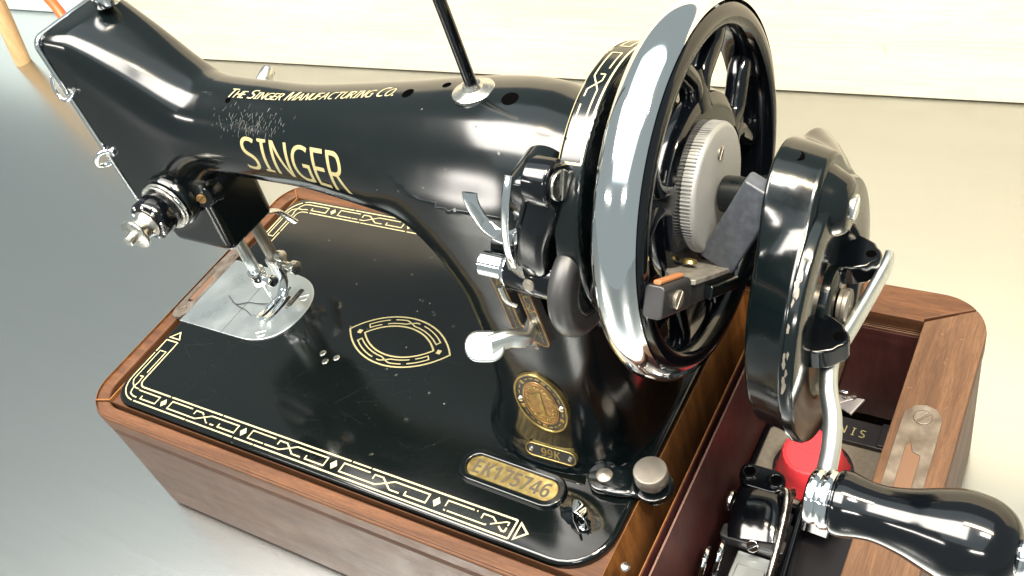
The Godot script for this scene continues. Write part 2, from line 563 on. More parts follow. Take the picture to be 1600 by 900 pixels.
func wood_tex(dark: Color, light: Color, seed_: int, turned: bool) -> ImageTexture:
	var n := FastNoiseLite.new()
	n.seed = seed_; n.frequency = 0.011; n.fractal_octaves = 4
	var fib := FastNoiseLite.new()
	fib.seed = seed_ + 9; fib.frequency = 0.09; fib.fractal_octaves = 2
	var im := Image.create(512, 512, false, Image.FORMAT_RGB8)
	var rng := RandomNumberGenerator.new()
	rng.seed = seed_
	for y in 512:
		for x in 512:
			# periodic by blending two windows
			var u := x / 512.0
			var a := n.get_noise_2d(x * 0.22, y * 2.6) * (1.0 - u) + n.get_noise_2d((x - 512) * 0.22, y * 2.6) * u
			var f := fib.get_noise_2d(x * 0.12, y * 4.0)
			var rings := 0.5 + 0.5 * sin((a * 5.0 + y / 512.0 * 6.0) * TAU)
			var t := clampf(0.5 + a * 0.7 + f * 0.35 + (rings - 0.5) * 0.25 + rng.randf_range(-0.05, 0.05), 0.0, 1.0)
			if fib.get_noise_2d(x * 0.35 + 900.0, y * 7.0) > 0.42: t *= 0.55
			var c := dark.lerp(light, t)
			if turned: im.set_pixel(y, x, c)
			else: im.set_pixel(x, y, c)
	for k in 90:
		var p := Vector2(rng.randf() * 512, rng.randf() * 512)
		var d := Vector2.from_angle(rng.randf() * TAU)
		var c := light.lerp(Color(0.85, 0.72, 0.6), 0.5) if rng.randf() < 0.65 else dark.darkened(0.5)
		var s := rng.randf_range(0.15, 0.5)
		for j in rng.randi_range(1, 9):
			var x := posmod(int(p.x), 512)
			var y := posmod(int(p.y), 512)
			im.set_pixel(x, y, im.get_pixel(x, y).lerp(c, s))
			p += d
	return ImageTexture.create_from_image(im)

func wood(dark: Color, light: Color, seed_: int, turned: bool, rough := 0.42) -> StandardMaterial3D:
	var m := mat(Color.WHITE, rough)
	m.albedo_texture = wood_tex(dark, light, seed_, turned)
	m.heightmap_enabled = true; m.heightmap_texture = m.albedo_texture; m.heightmap_scale = 0.02
	m.roughness_texture = SHARED.varnish; m.roughness = 1.0; m.metallic_specular = 0.36
	return triplanar(m, Vector3(7, 7, 7))

var SHARED := {}

func enamel_tex() -> ImageTexture:        # black enamel of the bed with chips, dust specks and hairline scratches
	var w := 1792
	var h := 1024
	var im := Image.create(w, h, false, Image.FORMAT_RGB8)
	im.fill(lin(0.0016, 0.0026, 0.0027))
	var rng := RandomNumberGenerator.new()
	rng.seed = 77
	var put := func(x: int, y: int, c: Color, s: float) -> void:
		if x >= 0 and y >= 0 and x < w and y < h: im.set_pixel(x, y, im.get_pixel(x, y).lerp(c, s))
	for k in 260:                          # hairline scratches
		var p := Vector2(rng.randf() * w, rng.randf() * h)
		var d := Vector2.from_angle(rng.randf_range(-0.5, 1.4)) * (1 if rng.randf() < 0.5 else -1)
		var s := rng.randf_range(0.03, 0.13)
		var bend := rng.randf_range(-0.0012, 0.0012)
		for j in int(rng.randf_range(10, 120)):
			put.call(int(p.x), int(p.y), Color(0.5, 0.56, 0.56), s)
			p += d; d = d.rotated(bend)
	for k in 900:                          # dust
		var x := int(rng.randf() * w)
		var y := int(rng.randf() * h)
		put.call(x, y, Color(0.75, 0.75, 0.7), rng.randf_range(0.15, 0.7))
	for k in 75:                           # small pale chips, thicker near the middle of the bed
		var c := Vector2(clampf(rng.randfn(0.55, 0.2), 0, 1) * w, clampf(rng.randfn(0.45, 0.2), 0, 1) * h)
		var r := rng.randf_range(1.0, 4.0)
		for j in 40:
			var q := c + Vector2(rng.randfn(0, r), rng.randfn(0, r * 0.6))
			put.call(int(q.x), int(q.y), Color(0.62, 0.6, 0.55), rng.randf_range(0.1, 0.45))
	return ImageTexture.create_from_image(im)

func brushed_tex() -> ImageTexture:
	var im := Image.create(512, 512, false, Image.FORMAT_RGB8)
	var rng := RandomNumberGenerator.new()
	rng.seed = 5
	for y in 512:
		var row := rng.randf_range(-0.5, 0.5)
		var hold := row
		for x in 512:
			if rng.randf() < 0.02: hold = row + rng.randf_range(-0.5, 0.5)
			var v := clampf(0.5 + hold * 0.55 + rng.randf_range(-0.06, 0.06), 0, 1)
			im.set_pixel(x, y, Color(v, v, v))
	return ImageTexture.create_from_image(im)

func ramp(t: ImageTexture, a: Color, b: Color) -> ImageTexture:
	var im := t.get_image().duplicate() as Image
	for y in im.get_height():
		for x in im.get_width(): im.set_pixel(x, y, a.lerp(b, im.get_pixel(x, y).r))
	return ImageTexture.create_from_image(im)

func make_materials() -> void:
	SHARED.smudge = noise_tex(0.012, 0.30, 0.55, 3)
	SHARED.varnish = noise_tex(0.02, 0.5, 0.62, 6)
	SHARED.gloss = noise_tex(0.010, 0.05, 0.17, 8)
	SHARED.peel = noise_tex(0.05, 0.0, 1.0, 4, 256, 2)
	SHARED.brush = brushed_tex()
	# black enamel: bed (own map of wear), casting, lumpy repaint of the crank housing
	M.bed = mat(Color.WHITE, 1.0)
	M.bed.albedo_texture = enamel_tex(); M.bed.roughness_texture = SHARED.gloss
	M.black = triplanar(mat(lin(0.0014, 0.0026, 0.003), 1.0), Vector3(4, 4, 4))
	M.black.roughness_texture = noise_tex(0.010, 0.10, 0.19, 9)
	M.black.heightmap_enabled = true; M.black.heightmap_texture = SHARED.peel; M.black.heightmap_scale = 0.003
	M.lumpy = triplanar(mat(lin(0.0014, 0.0028, 0.0032), 0.15), Vector3(34, 34, 34))
	M.lumpy.heightmap_enabled = true; M.lumpy.heightmap_texture = SHARED.peel; M.lumpy.heightmap_scale = 0.0012
	M.gloss = mat(lin(0.001, 0.0014, 0.0022), 0.11)
	M.hole = mat(lin(0.001, 0.001, 0.001), 1.0)
	M.hole.metallic_specular = 0.0
	M.iron = triplanar(mat(lin(0.011, 0.011, 0.012), 1.0), Vector3(20, 20, 20))
	M.iron.roughness_texture = SHARED.smudge
	M.rubber = mat(lin(0.016, 0.016, 0.017), 0.42)
	M.chrome = triplanar(mat(lin(0.72, 0.74, 0.75), 1.0, 1.0), Vector3(9, 9, 9))
	M.chrome.roughness_texture = noise_tex(0.02, 0.03, 0.12, 12)
	M.nickel = triplanar(mat(lin(0.55, 0.54, 0.50), 1.0, 1.0), Vector3(16, 16, 16))
	M.nickel.roughness_texture = noise_tex(0.03, 0.12, 0.4, 13)
	M.steel = triplanar(mat(lin(0.62, 0.66, 0.66), 1.0, 1.0), Vector3(12, 12, 12))
	M.steel.roughness_texture = noise_tex(0.012, 0.26, 0.36, 14)
	M.satin = triplanar(mat(lin(0.27, 0.275, 0.275), 1.0, 0.5), Vector3(14, 14, 14))
	M.satin.roughness_texture = noise_tex(0.02, 0.42, 0.6, 15)
	M.worn = triplanar(mat(Color.WHITE, 0.5, 0.6), Vector3(24, 24, 24))
	M.worn.albedo_texture = ramp(noise_tex(0.03, 0, 1, 25), lin(0.10, 0.095, 0.085), lin(0.32, 0.30, 0.27))
	M.blue_grey = triplanar(mat(Color.WHITE, 0.42), Vector3(30, 30, 30))
	M.blue_grey.albedo_texture = ramp(noise_tex(0.03, 0, 1, 26), lin(0.028, 0.032, 0.04), lin(0.062, 0.07, 0.085))
	M.dull = triplanar(mat(lin(0.22, 0.20, 0.17), 1.0, 0.8), Vector3(20, 20, 20))
	M.dull.roughness_texture = SHARED.smudge
	M.brass = triplanar(mat(Color.WHITE, 0.32, 0.9), Vector3(22, 22, 22))
	M.brass.albedo_texture = ramp(noise_tex(0.03, 0, 1, 21), lin(0.20, 0.14, 0.05), lin(0.50, 0.40, 0.16))
	M.bronze = triplanar(mat(Color.WHITE, 0.4, 0.7), Vector3(22, 22, 22))
	M.bronze.albedo_texture = ramp(noise_tex(0.03, 0, 1, 22), lin(0.16, 0.09, 0.035), lin(0.34, 0.21, 0.085))
	M.gold = mat(lin(0.33, 0.285, 0.14), 0.42, 0.35)
	M.pale_gold = mat(lin(0.40, 0.355, 0.205), 0.4, 0.3)
	M.scratch = mat(lin(0.05, 0.054, 0.052), 0.6)
	# wood of the case
	M.rail_z = wood(lin(0.10, 0.038, 0.010), lin(0.25, 0.108, 0.028), 31, true, 0.5)
	M.rail_x = wood(lin(0.040, 0.016, 0.007), lin(0.096, 0.041, 0.017), 32, false, 0.5)
	M.side = wood(lin(0.036, 0.018, 0.011), lin(0.075, 0.040, 0.025), 33, false, 0.5)
	M.strip = wood(lin(0.050, 0.024, 0.012), lin(0.105, 0.054, 0.028), 34, true, 0.5)
	M.maroon = wood(lin(0.038, 0.011, 0.010), lin(0.070, 0.020, 0.018), 35, true, 0.5)
	M.raw = wood(lin(0.30, 0.19, 0.09), lin(0.48, 0.33, 0.17), 36, true, 0.6)
	M.lockplate = triplanar(mat(Color.WHITE, 0.5, 0.75), Vector3(18, 18, 18))
	M.lockplate.albedo_texture = ramp(noise_tex(0.02, 0, 1, 23), lin(0.09, 0.07, 0.055), lin(0.22, 0.19, 0.16))
	# surroundings
	M.table = triplanar(mat(Color.WHITE, 1.0, 1.0), Vector3(2.2, 2.2, 2.2))
	M.table.albedo_texture = ramp(SHARED.brush, lin(0.51, 0.53, 0.52), lin(0.525, 0.545, 0.535))
	M.table.roughness_texture = ramp(SHARED.brush, Color(0.255, 0.255, 0.255), Color(0.265, 0.265, 0.265))
	M.panel = wood(lin(0.40, 0.355, 0.27), lin(0.50, 0.455, 0.365), 41, false, 0.6)
	M.panel.uv1_scale = Vector3(2, 2, 2)
	M.red = mat(lin(0.55, 0.035, 0.045), 0.4)
	M.orange = mat(lin(0.75, 0.09, 0.02), 0.4)
	M.card = triplanar(mat(Color.WHITE, 0.8), Vector3(25, 25, 25))
	M.card.albedo_texture = ramp(noise_tex(0.05, 0, 1, 24), lin(0.12, 0.105, 0.085), lin(0.17, 0.15, 0.12))
	M.dark_box = mat(lin(0.012, 0.011, 0.013), 0.3)
	M.grey_metal = triplanar(mat(lin(0.20, 0.19, 0.20), 1.0, 0.7), Vector3(20, 20, 20))
	M.grey_metal.roughness_texture = SHARED.smudge

# ================================================================ the scene
func _ready() -> void:
	# --- camera
	var cam := Camera3D.new()
	cam.name = "camera"
	cam.fov = 33.3535; cam.near = 0.02; cam.far = 60.0
	cam.transform = Transform3D(Basis(Vector3(0.848219, -0.242239, -0.471004), Vector3(-0.182546, 0.701087, -0.689314), Vector3(0.497194, 0.670669, 0.550455)).orthonormalized(), Vector3(446.845, 347.597, 146.676) * MM)
	add_child(cam)
	# --- air, exposure
	var env := Environment.new()
	env.background_mode = Environment.BG_COLOR
	env.background_color = Color(0.62, 0.655, 0.655)
	env.background_energy_multiplier = 1.2
	env.tonemap_mode = Environment.TONE_MAPPER_LINEAR
	env.tonemap_exposure = 1.0
	env.sdfgi_enabled = true; env.ssao_enabled = true; env.ssil_enabled = true
	var we := WorldEnvironment.new()
	we.name = "air"; we.environment = env
	add_child(we)
	# --- ceiling lamps of the workshop (out of frame, mirrored in the enamel and the handle)
	make_materials()
	ceiling_lamp(Vector3(-215, 1500, 400), Vector2(1470, 1000), 12.0, "widest white ceiling lamp, right above the bench")
	ceiling_lamp(Vector3(-1600, 1500, 2200), Vector2(1350, 260), 6.0, "long white ceiling lamp of the second row, towards the needle end")
	ceiling_lamp(Vector3(1200, 1500, 1980), Vector2(700, 220), 4.0, "short white ceiling lamp of the second row, towards the hand wheel end")
	ceiling_lamp(Vector3(1050, 1500, 210), Vector2(420, 160), 3.0, "small white ceiling lamp right of the widest one")
	ceiling_lamp(Vector3(250, 1720, 400), Vector2(2400, 2700), 2.3, "broad dim bluish ceiling skylight above the lamps", lin(0.80, 0.93, 1.0), 0.25)
	wall_lamp()
	arm_t = table(ARM, 20, 316)
	pil_t = table(PILLAR, -4, 150)
	surroundings()
	case_base()
	machine()
	accessories()

func ceiling_lamp(at: Vector3, size: Vector2, energy: float, label: String, tint := Color(1.0, 0.975, 0.94), glow := 2.0) -> void:
	var o := thing("ceiling_lamp", label, "lamp", "ceiling lamps over the bench")
	var g := G.new()
	box(g, at + Vector3(-size.x / 2 - 20, 6, -size.y / 2 - 20), at + Vector3(size.x / 2 + 20, 70, size.y / 2 + 20), 10, 4)
	commit("housing", g, mat(lin(0.7, 0.7, 0.7), 0.5), o)
	g = G.new()
	box(g, at + Vector3(-size.x / 2, 0, -size.y / 2), at + Vector3(size.x / 2, 5, size.y / 2), 6, 1)
	var m := mat(lin(0.8, 0.8, 0.8), 0.5)
	m.emission_enabled = true; m.emission = tint; m.emission_energy_multiplier = glow
	commit("diffuser", g, m, o)
	var l := AreaLight3D.new()
	l.name = "light"
	l.area_size = size * MM; l.light_energy = energy; l.light_color = tint; l.area_range = 12.0
	l.shadow_enabled = true
	l.transform = Transform3D(Basis(Vector3.RIGHT, -PI / 2), (at - Vector3(0, 3, 0)) * MM)
	o.add_child(l)

func wall_lamp() -> void:      # warm strip that washes the panel behind the bench and the bench's right end
	var o := thing("panel_lamp", "warm strip lamp shining on the panel behind the bench", "lamp")
	var at := Vector3(680, 980, -60)
	var f := xz(at, Vector3(0.0, -0.62, -0.78), Vector3.RIGHT)
	var g := G.new()
	prism(g, f, rrect(720, 150, 12), -60, -4, 4)
	commit("housing", g, mat(lin(0.5, 0.48, 0.45), 0.5), o)
	g = G.new()
	prism(g, f, rrect(690, 120, 6), -4.5, 0, 1)
	var m := mat(lin(0.8, 0.8, 0.8), 0.5)
	m.emission_enabled = true; m.emission = Color(1.0, 0.93, 0.8); m.emission_energy_multiplier = 1.5
	commit("diffuser", g, m, o)
	var l := AreaLight3D.new()
	l.name = "light"
	l.area_size = Vector2(0.69, 0.12); l.light_energy = 4.0; l.light_color = Color(1.0, 0.93, 0.8)
	l.area_range = 12.0; l.shadow_enabled = true
	l.transform = Transform3D(Basis(f.basis.x, f.basis.y * -1.0, f.basis.z * -1.0), (at + f.basis.z * 2.0) * MM)
	o.add_child(l)

func surroundings() -> void:
	var g := G.new()
	box(g, Vector3(-1500, -125, -700), Vector3(1100, -92, 700), 10, 2)
	commit("table_top", g, M.table).set_meta("kind", "structure")
	# upright panel behind
	var d := Vector3(394 + 350, 0, -468 + 434).normalized()
	g = G.new()
	beam(g, Vector3(-470, 130, -438), Vector3(-470, 130, -438) + d * 1500, Vector3.UP, 18, 442, 1.5, 0.8)
	tag(commit("back_panel", g, M.panel), "pale cream wood panel standing upright along the back of the bench", "panel")
	# leaning stick with an orange cord beyond the needle end
	g = G.new()
	tube(g, cr([Vector3(-668, -92, -396), Vector3(-650, -20, -400), Vector3(-630, 60, -404)], 4), [9.5, 10, 10.5], 14)
	tag(commit("wooden_stick", g, M.raw), "thin round wooden stick with its end on the metal bench", "stick")
	g = G.new()
	tube(g, cr([Vector3(-590, -66, -430), Vector3(-610, -45, -440), Vector3(-640, -25, -450), Vector3(-680, 0, -460)], 6), 6.0, 10)
	tag(commit("orange_cord", g, M.orange), "thick orange cord beside the wooden stick", "cord")
	g = G.new()
	box(g, Vector3(-1180, -91.6, -640), Vector3(-640, 60, -500), 12, 5)
	tag(commit("storage_box", g, mat(lin(0.55, 0.62, 0.63), 0.6)), "pale blue storage box on the bench behind the stick", "box")

# ---------------------------------------------------------------- wooden case
func case_base() -> void:
	var o := thing("sewing_machine_case", "brown wooden sewing machine base with open maroon accessory compartment", "case")
	var floor_y := -92.0
	# outer walls: one bent shell, in front a ledge, a groove and the lower skirt
	var out := rrect(432, 202, 22, 8)
	var c := Vector3(201, 0, -91)
	var f := Transform3D(Basis(Vector3.RIGHT, Vector3.FORWARD, Vector3.UP), c)
	var g := G.new()
	ring(g, f, rrect(432, 202, 22, 8), rrect(414, 184, 14, 8), -88.6, -17.2, 1.4)
	commit("wall", g, M.side, o)
	g = G.new()
	ring(g, f, rrect(424, 194, 18, 8), rrect(414, 184, 14, 8), -91.9, -88.4, 0.3)
	commit("plinth", g, mat(lin(0.03, 0.02, 0.015), 0.8), o)
	g = G.new()
	ring(g, f, rrect(426, 196, 19, 8), rrect(412, 182, 13, 8), -18.4, -13.6, 0.3)
	commit("groove_strip", g, mat(lin(0.05, 0.026, 0.016), 0.5), o)
	g = G.new()
	ring(g, f, rrect(433, 203, 22.5, 8), rrect(416, 186, 15, 8), -13.8, -3.2, 1.2)
	commit("upper_wall", g, M.rail_x, o)
	# top rails, mitred
	var top := -2.0
	var rail := func(poly: Array, m: Material) -> void:
		var q := G.new()
		var p := PackedVector2Array()
		for v in poly: p.push_back(Vector2(v.x, -v.y))
		prism(q, Transform3D(Basis(Vector3.RIGHT, Vector3.FORWARD, Vector3.UP), Vector3.ZERO), p, -14.0, top, 0.5)
		commit("rail", q, m, o)
	var corner := func(cx: float, cz: float, a0: float, a1: float, r: float) -> Array:
		var out2 := []
		for k in 9:
			var a := lerpf(a0, a1, k / 8.0)
			out2.append(Vector2(cx + cos(a) * r, cz + sin(a) * r))
		return out2
	# left rail
	rail.call([Vector2(0.3, -0.2), Vector2(0.3, -177), Vector2(-9.0, -185.8)] + corner.call(6.5, -169.5, -2.36, -PI, 21.8) + corner.call(6.5, -12.5, PI, 2.36, 21.8), M.rail_z)
	# front rail
	rail.call([Vector2(0.6, 0.2), Vector2(-8.7, 3.2)] + corner.call(6.5, -12.5, 2.34, PI / 2, 21.8) + corner.call(395.5, -12.5, PI / 2, 0.79, 21.8) + [Vector2(391, -1.5), Vector2(391, -0.1), Vector2(300, 0.2)], M.rail_x)
	# back rail, right rail
	rail.call([Vector2(0.6, -177.3), Vector2(391, -172), Vector2(391, -173.8)] + corner.call(395.5, -169.5, -0.80, -PI / 2, 21.8) + corner.call(6.5, -169.5, -PI / 2, -2.34, 21.8), M.rail_x)
	rail.call([Vector2(391.3, -0.3)] + corner.call(395.5, -12.5, 0.76, 0, 21.8) + corner.call(395.5, -169.5, 0, -0.76, 21.8) + [Vector2(391.3, -172)], M.strip)
	g = G.new()
	box(g, Vector3(0.35, -13.8, -177.1), Vector3(306.1, -4.2, -0.25), 0.3, 0.2)
	commit("bed_support", g, M.rail_x, o)
	# divider between the machine and the compartment
	g = G.new()
	box(g, Vector3(306.2, -88, -171), Vector3(320.6, top + 0.3, -0.6), 0.3, 0.4)
	commit("divider", g, M.rail_z, o)
	g = G.new()
	box(g, Vector3(320.7, -88, -171), Vector3(324.2, top - 0.2, -0.6), 0.2, 0.3)
	commit("divider_facing", g, M.maroon, o)
	g = G.new()
	box(g, Vector3(323.7, top - 0.6, -170), Vector3(324.32, top - 0.08, -1.2), 0.1, 0.1)
	commit("worn_edge", g, mat(lin(0.30, 0.19, 0.15), 0.7), o)
	# compartment lining
	g = G.new()
	box(g, Vector3(324, -88, -184), Vector3(392, -80, 0), 0.2, 0.2)
	commit("compartment_floor", g, wood(lin(0.13, 0.07, 0.065), lin(0.18, 0.10, 0.09), 37, false), o)
	g = G.new()
	box(g, Vector3(324.4, -80, -176), Vector3(391, -13.0, -171.2), 0.2, 0.2)
	commit("compartment_back", g, M.maroon, o)
	g = G.new()
	box(g, Vector3(391, -80, -171), Vector3(394, -14.2, -0.5), 0.2, 0.2)
	commit("compartment_side", g, M.maroon, o)
	g = G.new()
	box(g, Vector3(345, -10.5, -172.0), Vector3(390.4, -9.0, -169.4), 0.3, 0.3)
	commit("slide_ledge", g, M.strip, o)
	# lock plates let into the rails
	lock_plate(o, Vector2(402.6, -96), 0.0, 15.5, 58.0, M.lockplate)
	lock_plate(o, Vector2(-7.4, -94), 0.0, 11.0, 62.0, M.lockplate)
	g = G.new()
	lathe(g, xf(Vector3(313.5, top + 0.3, -10.5)), [Vector2(2.2, 0), Vector2(1.6, 0.8), Vector2(0, 1.1)], 14)
	commit("panel_pin", g, M.nickel, o)
	return

func lock_plate(o: Node, c: Vector2, turn: float, w: float, len: float, m: Material) -> void:
	var f := Transform3D(Basis(Vector3.RIGHT, Vector3.FORWARD, Vector3.UP).rotated(Vector3.UP, turn), Vector3(c.x, -2.0, c.y))
	var outer := rrect(w, len, w * 0.48, 8)
	var hole := PackedVector2Array([Vector2(-w * 0.2, -len * 0.28), Vector2(w * 0.22, -len * 0.28), Vector2(w * 0.22, len * 0.05), Vector2(-w * 0.02, len * 0.07), Vector2(-w * 0.04, len * 0.15), Vector2(-w * 0.2, len * 0.15)])
	var g := G.new()
	ring(g, f, by_angle(outer, Vector2(0, -len * 0.08), 48), by_angle(hole, Vector2(0, -len * 0.08), 48), -1.5, 0.45, 0.12)
	var p := commit("lock_plate", g, m, o)
	g = G.new()
	prism(g, f, rrect(w * 0.46, len * 0.5, 0.5), -1.4, 0.06, 0.0)
	commit("slot_bottom", g, mat(lin(0.10, 0.05, 0.025), 0.7), p)
	for s in [-1.0, 1.0]:
		var at := f * Vector3(0, len * 0.38 * s, 0.35)
		screw(p, at, Vector3.UP, w * 0.24, 0.5, m, "screw", 0.9)

# ---------------------------------------------------------------- the sewing machine
func machine() -> void:
	var o := thing("sewing_machine", "black hand crank sewing machine with gold decoration and spoked chrome hand wheel", "sewing machine")
	bed(o)
	head(o)
	pillar_fittings(o)
	hand_wheel(o)
	crank(o)

func bed(o: Node) -> void:
	var f := Transform3D(Basis(Vector3.RIGHT, Vector3.FORWARD, Vector3.UP), Vector3.ZERO)
	# bed outline (x, -z): large radius at the front right corner
	var poly := PackedVector2Array()
	var add := func(cx: float, cz: float, r: float, a0: float) -> void:
		for k in 9:
			var a := a0 + PI / 2 * k / 8.0
			poly.push_back(Vector2(cx + cos(a) * r, cz + sin(a) * r))
	add.call(305 - 22, 22 + 0.6, 22.0, -PI / 2)
	add.call(305 - 12, 176.5 - 12, 12.0, 0.0)
	add.call(0.8 + 12, 176.5 - 12, 12.0, PI / 2)
	add.call(0.8 + 14, 0.6 + 14, 14.0, PI)
	var g := G.new()
	prism(g, f, poly, -12.0, 0.0, 2.2, true, 1.0 / 310.0)
	var b := commit("bed", g, M.bed, o)
	for k in 2:
		g = G.new()
		bed_print(g, k == 0)
		commit("gold_border", g, M.pale_gold, b)
	g = G.new()
	bed_oval(g)
	commit("gold_oval", g, M.gold, b)
	# plugs and small oil holes
	for p in [Vector2(109, -66.5), Vector2(119, -66), Vector2(114, -62)]:
		g = G.new()
		lathe(g, xf(Vector3(p.x, 0.05, p.y)), [Vector2(0, 0.35), Vector2(1.6, 0.3), Vector2(1.9, 0.0)], 14)
		commit("oil_plug", g, M.nickel, b)
	# slide plate and needle plate
	var pl := PackedVector2Array()
	pl.push_back(Vector2(0.9, 60.5)); 
	for k in 25:
		var a := -PI / 2 + PI * k / 24.0
		pl.push_back(Vector2(49 + signf(cos(a)) * pow(absf(cos(a)), 0.82) * 29.5, 87 + signf(sin(a)) * pow(absf(sin(a)), 0.9) * 26.5))
	pl.push_back(Vector2(0.9, 113.5))
	g = G.new()
	prism(g, f, pl, -1.0, 0.7, 0.35)
	var sp := commit("slide_plate", g, M.steel, o)
	g = G.new()
	for q in [[Vector3(36, 0.72, -60.7), Vector3(36, 0.72, -113)]]:
		box(g, Vector3(35.9, 0.6, -113.2), Vector3(36.15, 0.78, -60.8), 0.1, 0.02)
	commit("plate_joint", g, M.iron, sp)
	screw(sp, Vector3(62, 0.6, -67.5), Vector3.UP, 3.2, 0.5, M.steel)
	screw(sp, Vector3(70, 0.6, -99), Vector3.UP, 3.2, 0.5, M.steel)
	# feed slots with the feed dog
	g = G.new()
	for q in [[53.2, 56.6, -103.5, -78.5], [58.8, 61.6, -97, -82], [63, 66.5, -104, -90]]:
		box(g, Vector3(q[0], 0.5, q[2]), Vector3(q[1], 0.77, q[3]), 1.2, 0.02)
	commit("feed_slot", g, M.dark_box, sp)
	g = G.new()
	for row in [54.9, 64.7]:
		for k in 9:
			var z := -100.5 + k * 1.5
			box(g, Vector3(row - 0.8, 0.6, z), Vector3(row + 0.8, 1.3, z + 0.8), 0.1, 0.2)
	commit("feed_dog", g, M.dull, sp)
	# serial number: raised frame and brass field
	var sf := f
	sf.basis = Basis(Vector3.UP, deg_to_rad(-1.5)) * f.basis
	sf.origin = Vector3(249, 0, -30.8)
	g = G.new()
	ring(g, sf, rrect(55, 17.5, 8.7, 10), rrect(47, 10.6, 5.25, 10), -0.5, 2.0, 0.9)
	var fr := commit("number_frame", g, M.black, o)
	g = G.new()
	prism(g, sf, rrect(47.6, 11.2, 5.5, 10), -0.4, 0.7, 0.0)
	commit("number_plate", g, M.brass, fr)
	g = G.new()
	flat_text(g, "EK175746", 7.2, sf, 0.78, "Droid Sans", 700, 40.0)
	commit("number", g, mat(lin(0.035, 0.026, 0.012), 0.5), fr)
	# clamp at the right edge with its thumb knob on the wood
	g = G.new()
	tube(g, cr([Vector3(289.5, 3.0, -43.8), Vector3(296, 3.2, -44), Vector3(302, 2.6, -46), Vector3(306, 0.6, -48), Vector3(311, 0.2, -48.5)], 5), [7.4, 6.4, 5.6, 6.2, 7.0], 18, 0.26, Vector3.BACK, 3.0)
	lathe(g, xf(Vector3(290.0, 1.2, -43.8)), rod(7.6, 0, 3.6, 0.8), 28)
	lathe(g, xf(Vector3(310.5, -1.6, -48.3)), rod(8.6, 0, 3.8, 0.8), 28)
	var cl := commit("bed_clamp", g, M.black, o)
	g = G.new()
	lathe(g, xf(Vector3(290.0, 4.6, -43.8)), [Vector2(3.7, 0), Vector2(3.6, 0.6), Vector2(2.6, 1.4), Vector2(0, 1.8)], 20)
	commit("screw", g, M.dull, cl)
	g = G.new()
	lathe(g, xf(Vector3(310.5, 2.2, -48.3)), [Vector2(4.8, 0), Vector2(4.8, 3.4), Vector2(5.4, 3.8), Vector2(7.0, 4.0), Vector2(7.3, 4.4), Vector2(7.3, 9.6), Vector2(6.9, 10.2), Vector2(6.0, 10.4), Vector2(0, 10.4)], 36)
	commit("thumb_knob", g, M.dull, cl)
	# little spring thread clip
	g = G.new()
	tube(g, cr([Vector3(282, 0.5, -27), Vector3(283.5, 4.2, -26), Vector3(287.5, 6.2, -24.5), Vector3(291, 4.5, -22.5), Vector3(291.5, 1.4, -21), Vector3(288, 0.6, -19.8)], 6), 2.9, 10, 0.16, Vector3(0.5, 0, 0.85), 4.0)
	var th := commit("thread_clip", g, M.chrome, o)
	g = G.new()
	tube(g, [Vector3(279.5, 0.3, -26.5), Vector3(281, 1.4, -23.5), Vector3(286.5, 1.8, -18.6), Vector3(290.5, 0.6, -16.4)], 3.2, 8, 0.2, Vector3(0.8, 0.2, 0.5), 4.0)
	commit("clip_tongue", g, M.black, th)

const BORDER := [[[Vector2(21, 0.55), Vector2(5, 0.55), Vector2(5, -0.5), Vector2(27, -0.5), Vector2(36, 0.5), Vector2(56, 0.5), Vector2(56, -0.5), Vector2(44, -0.5), Vector2(44, -0.05)], [Vector2(24, -0.02), Vector2(24, 0.5), Vector2(29, 0.5), Vector2(35.5, -0.5), Vector2(41, -0.5)]]]

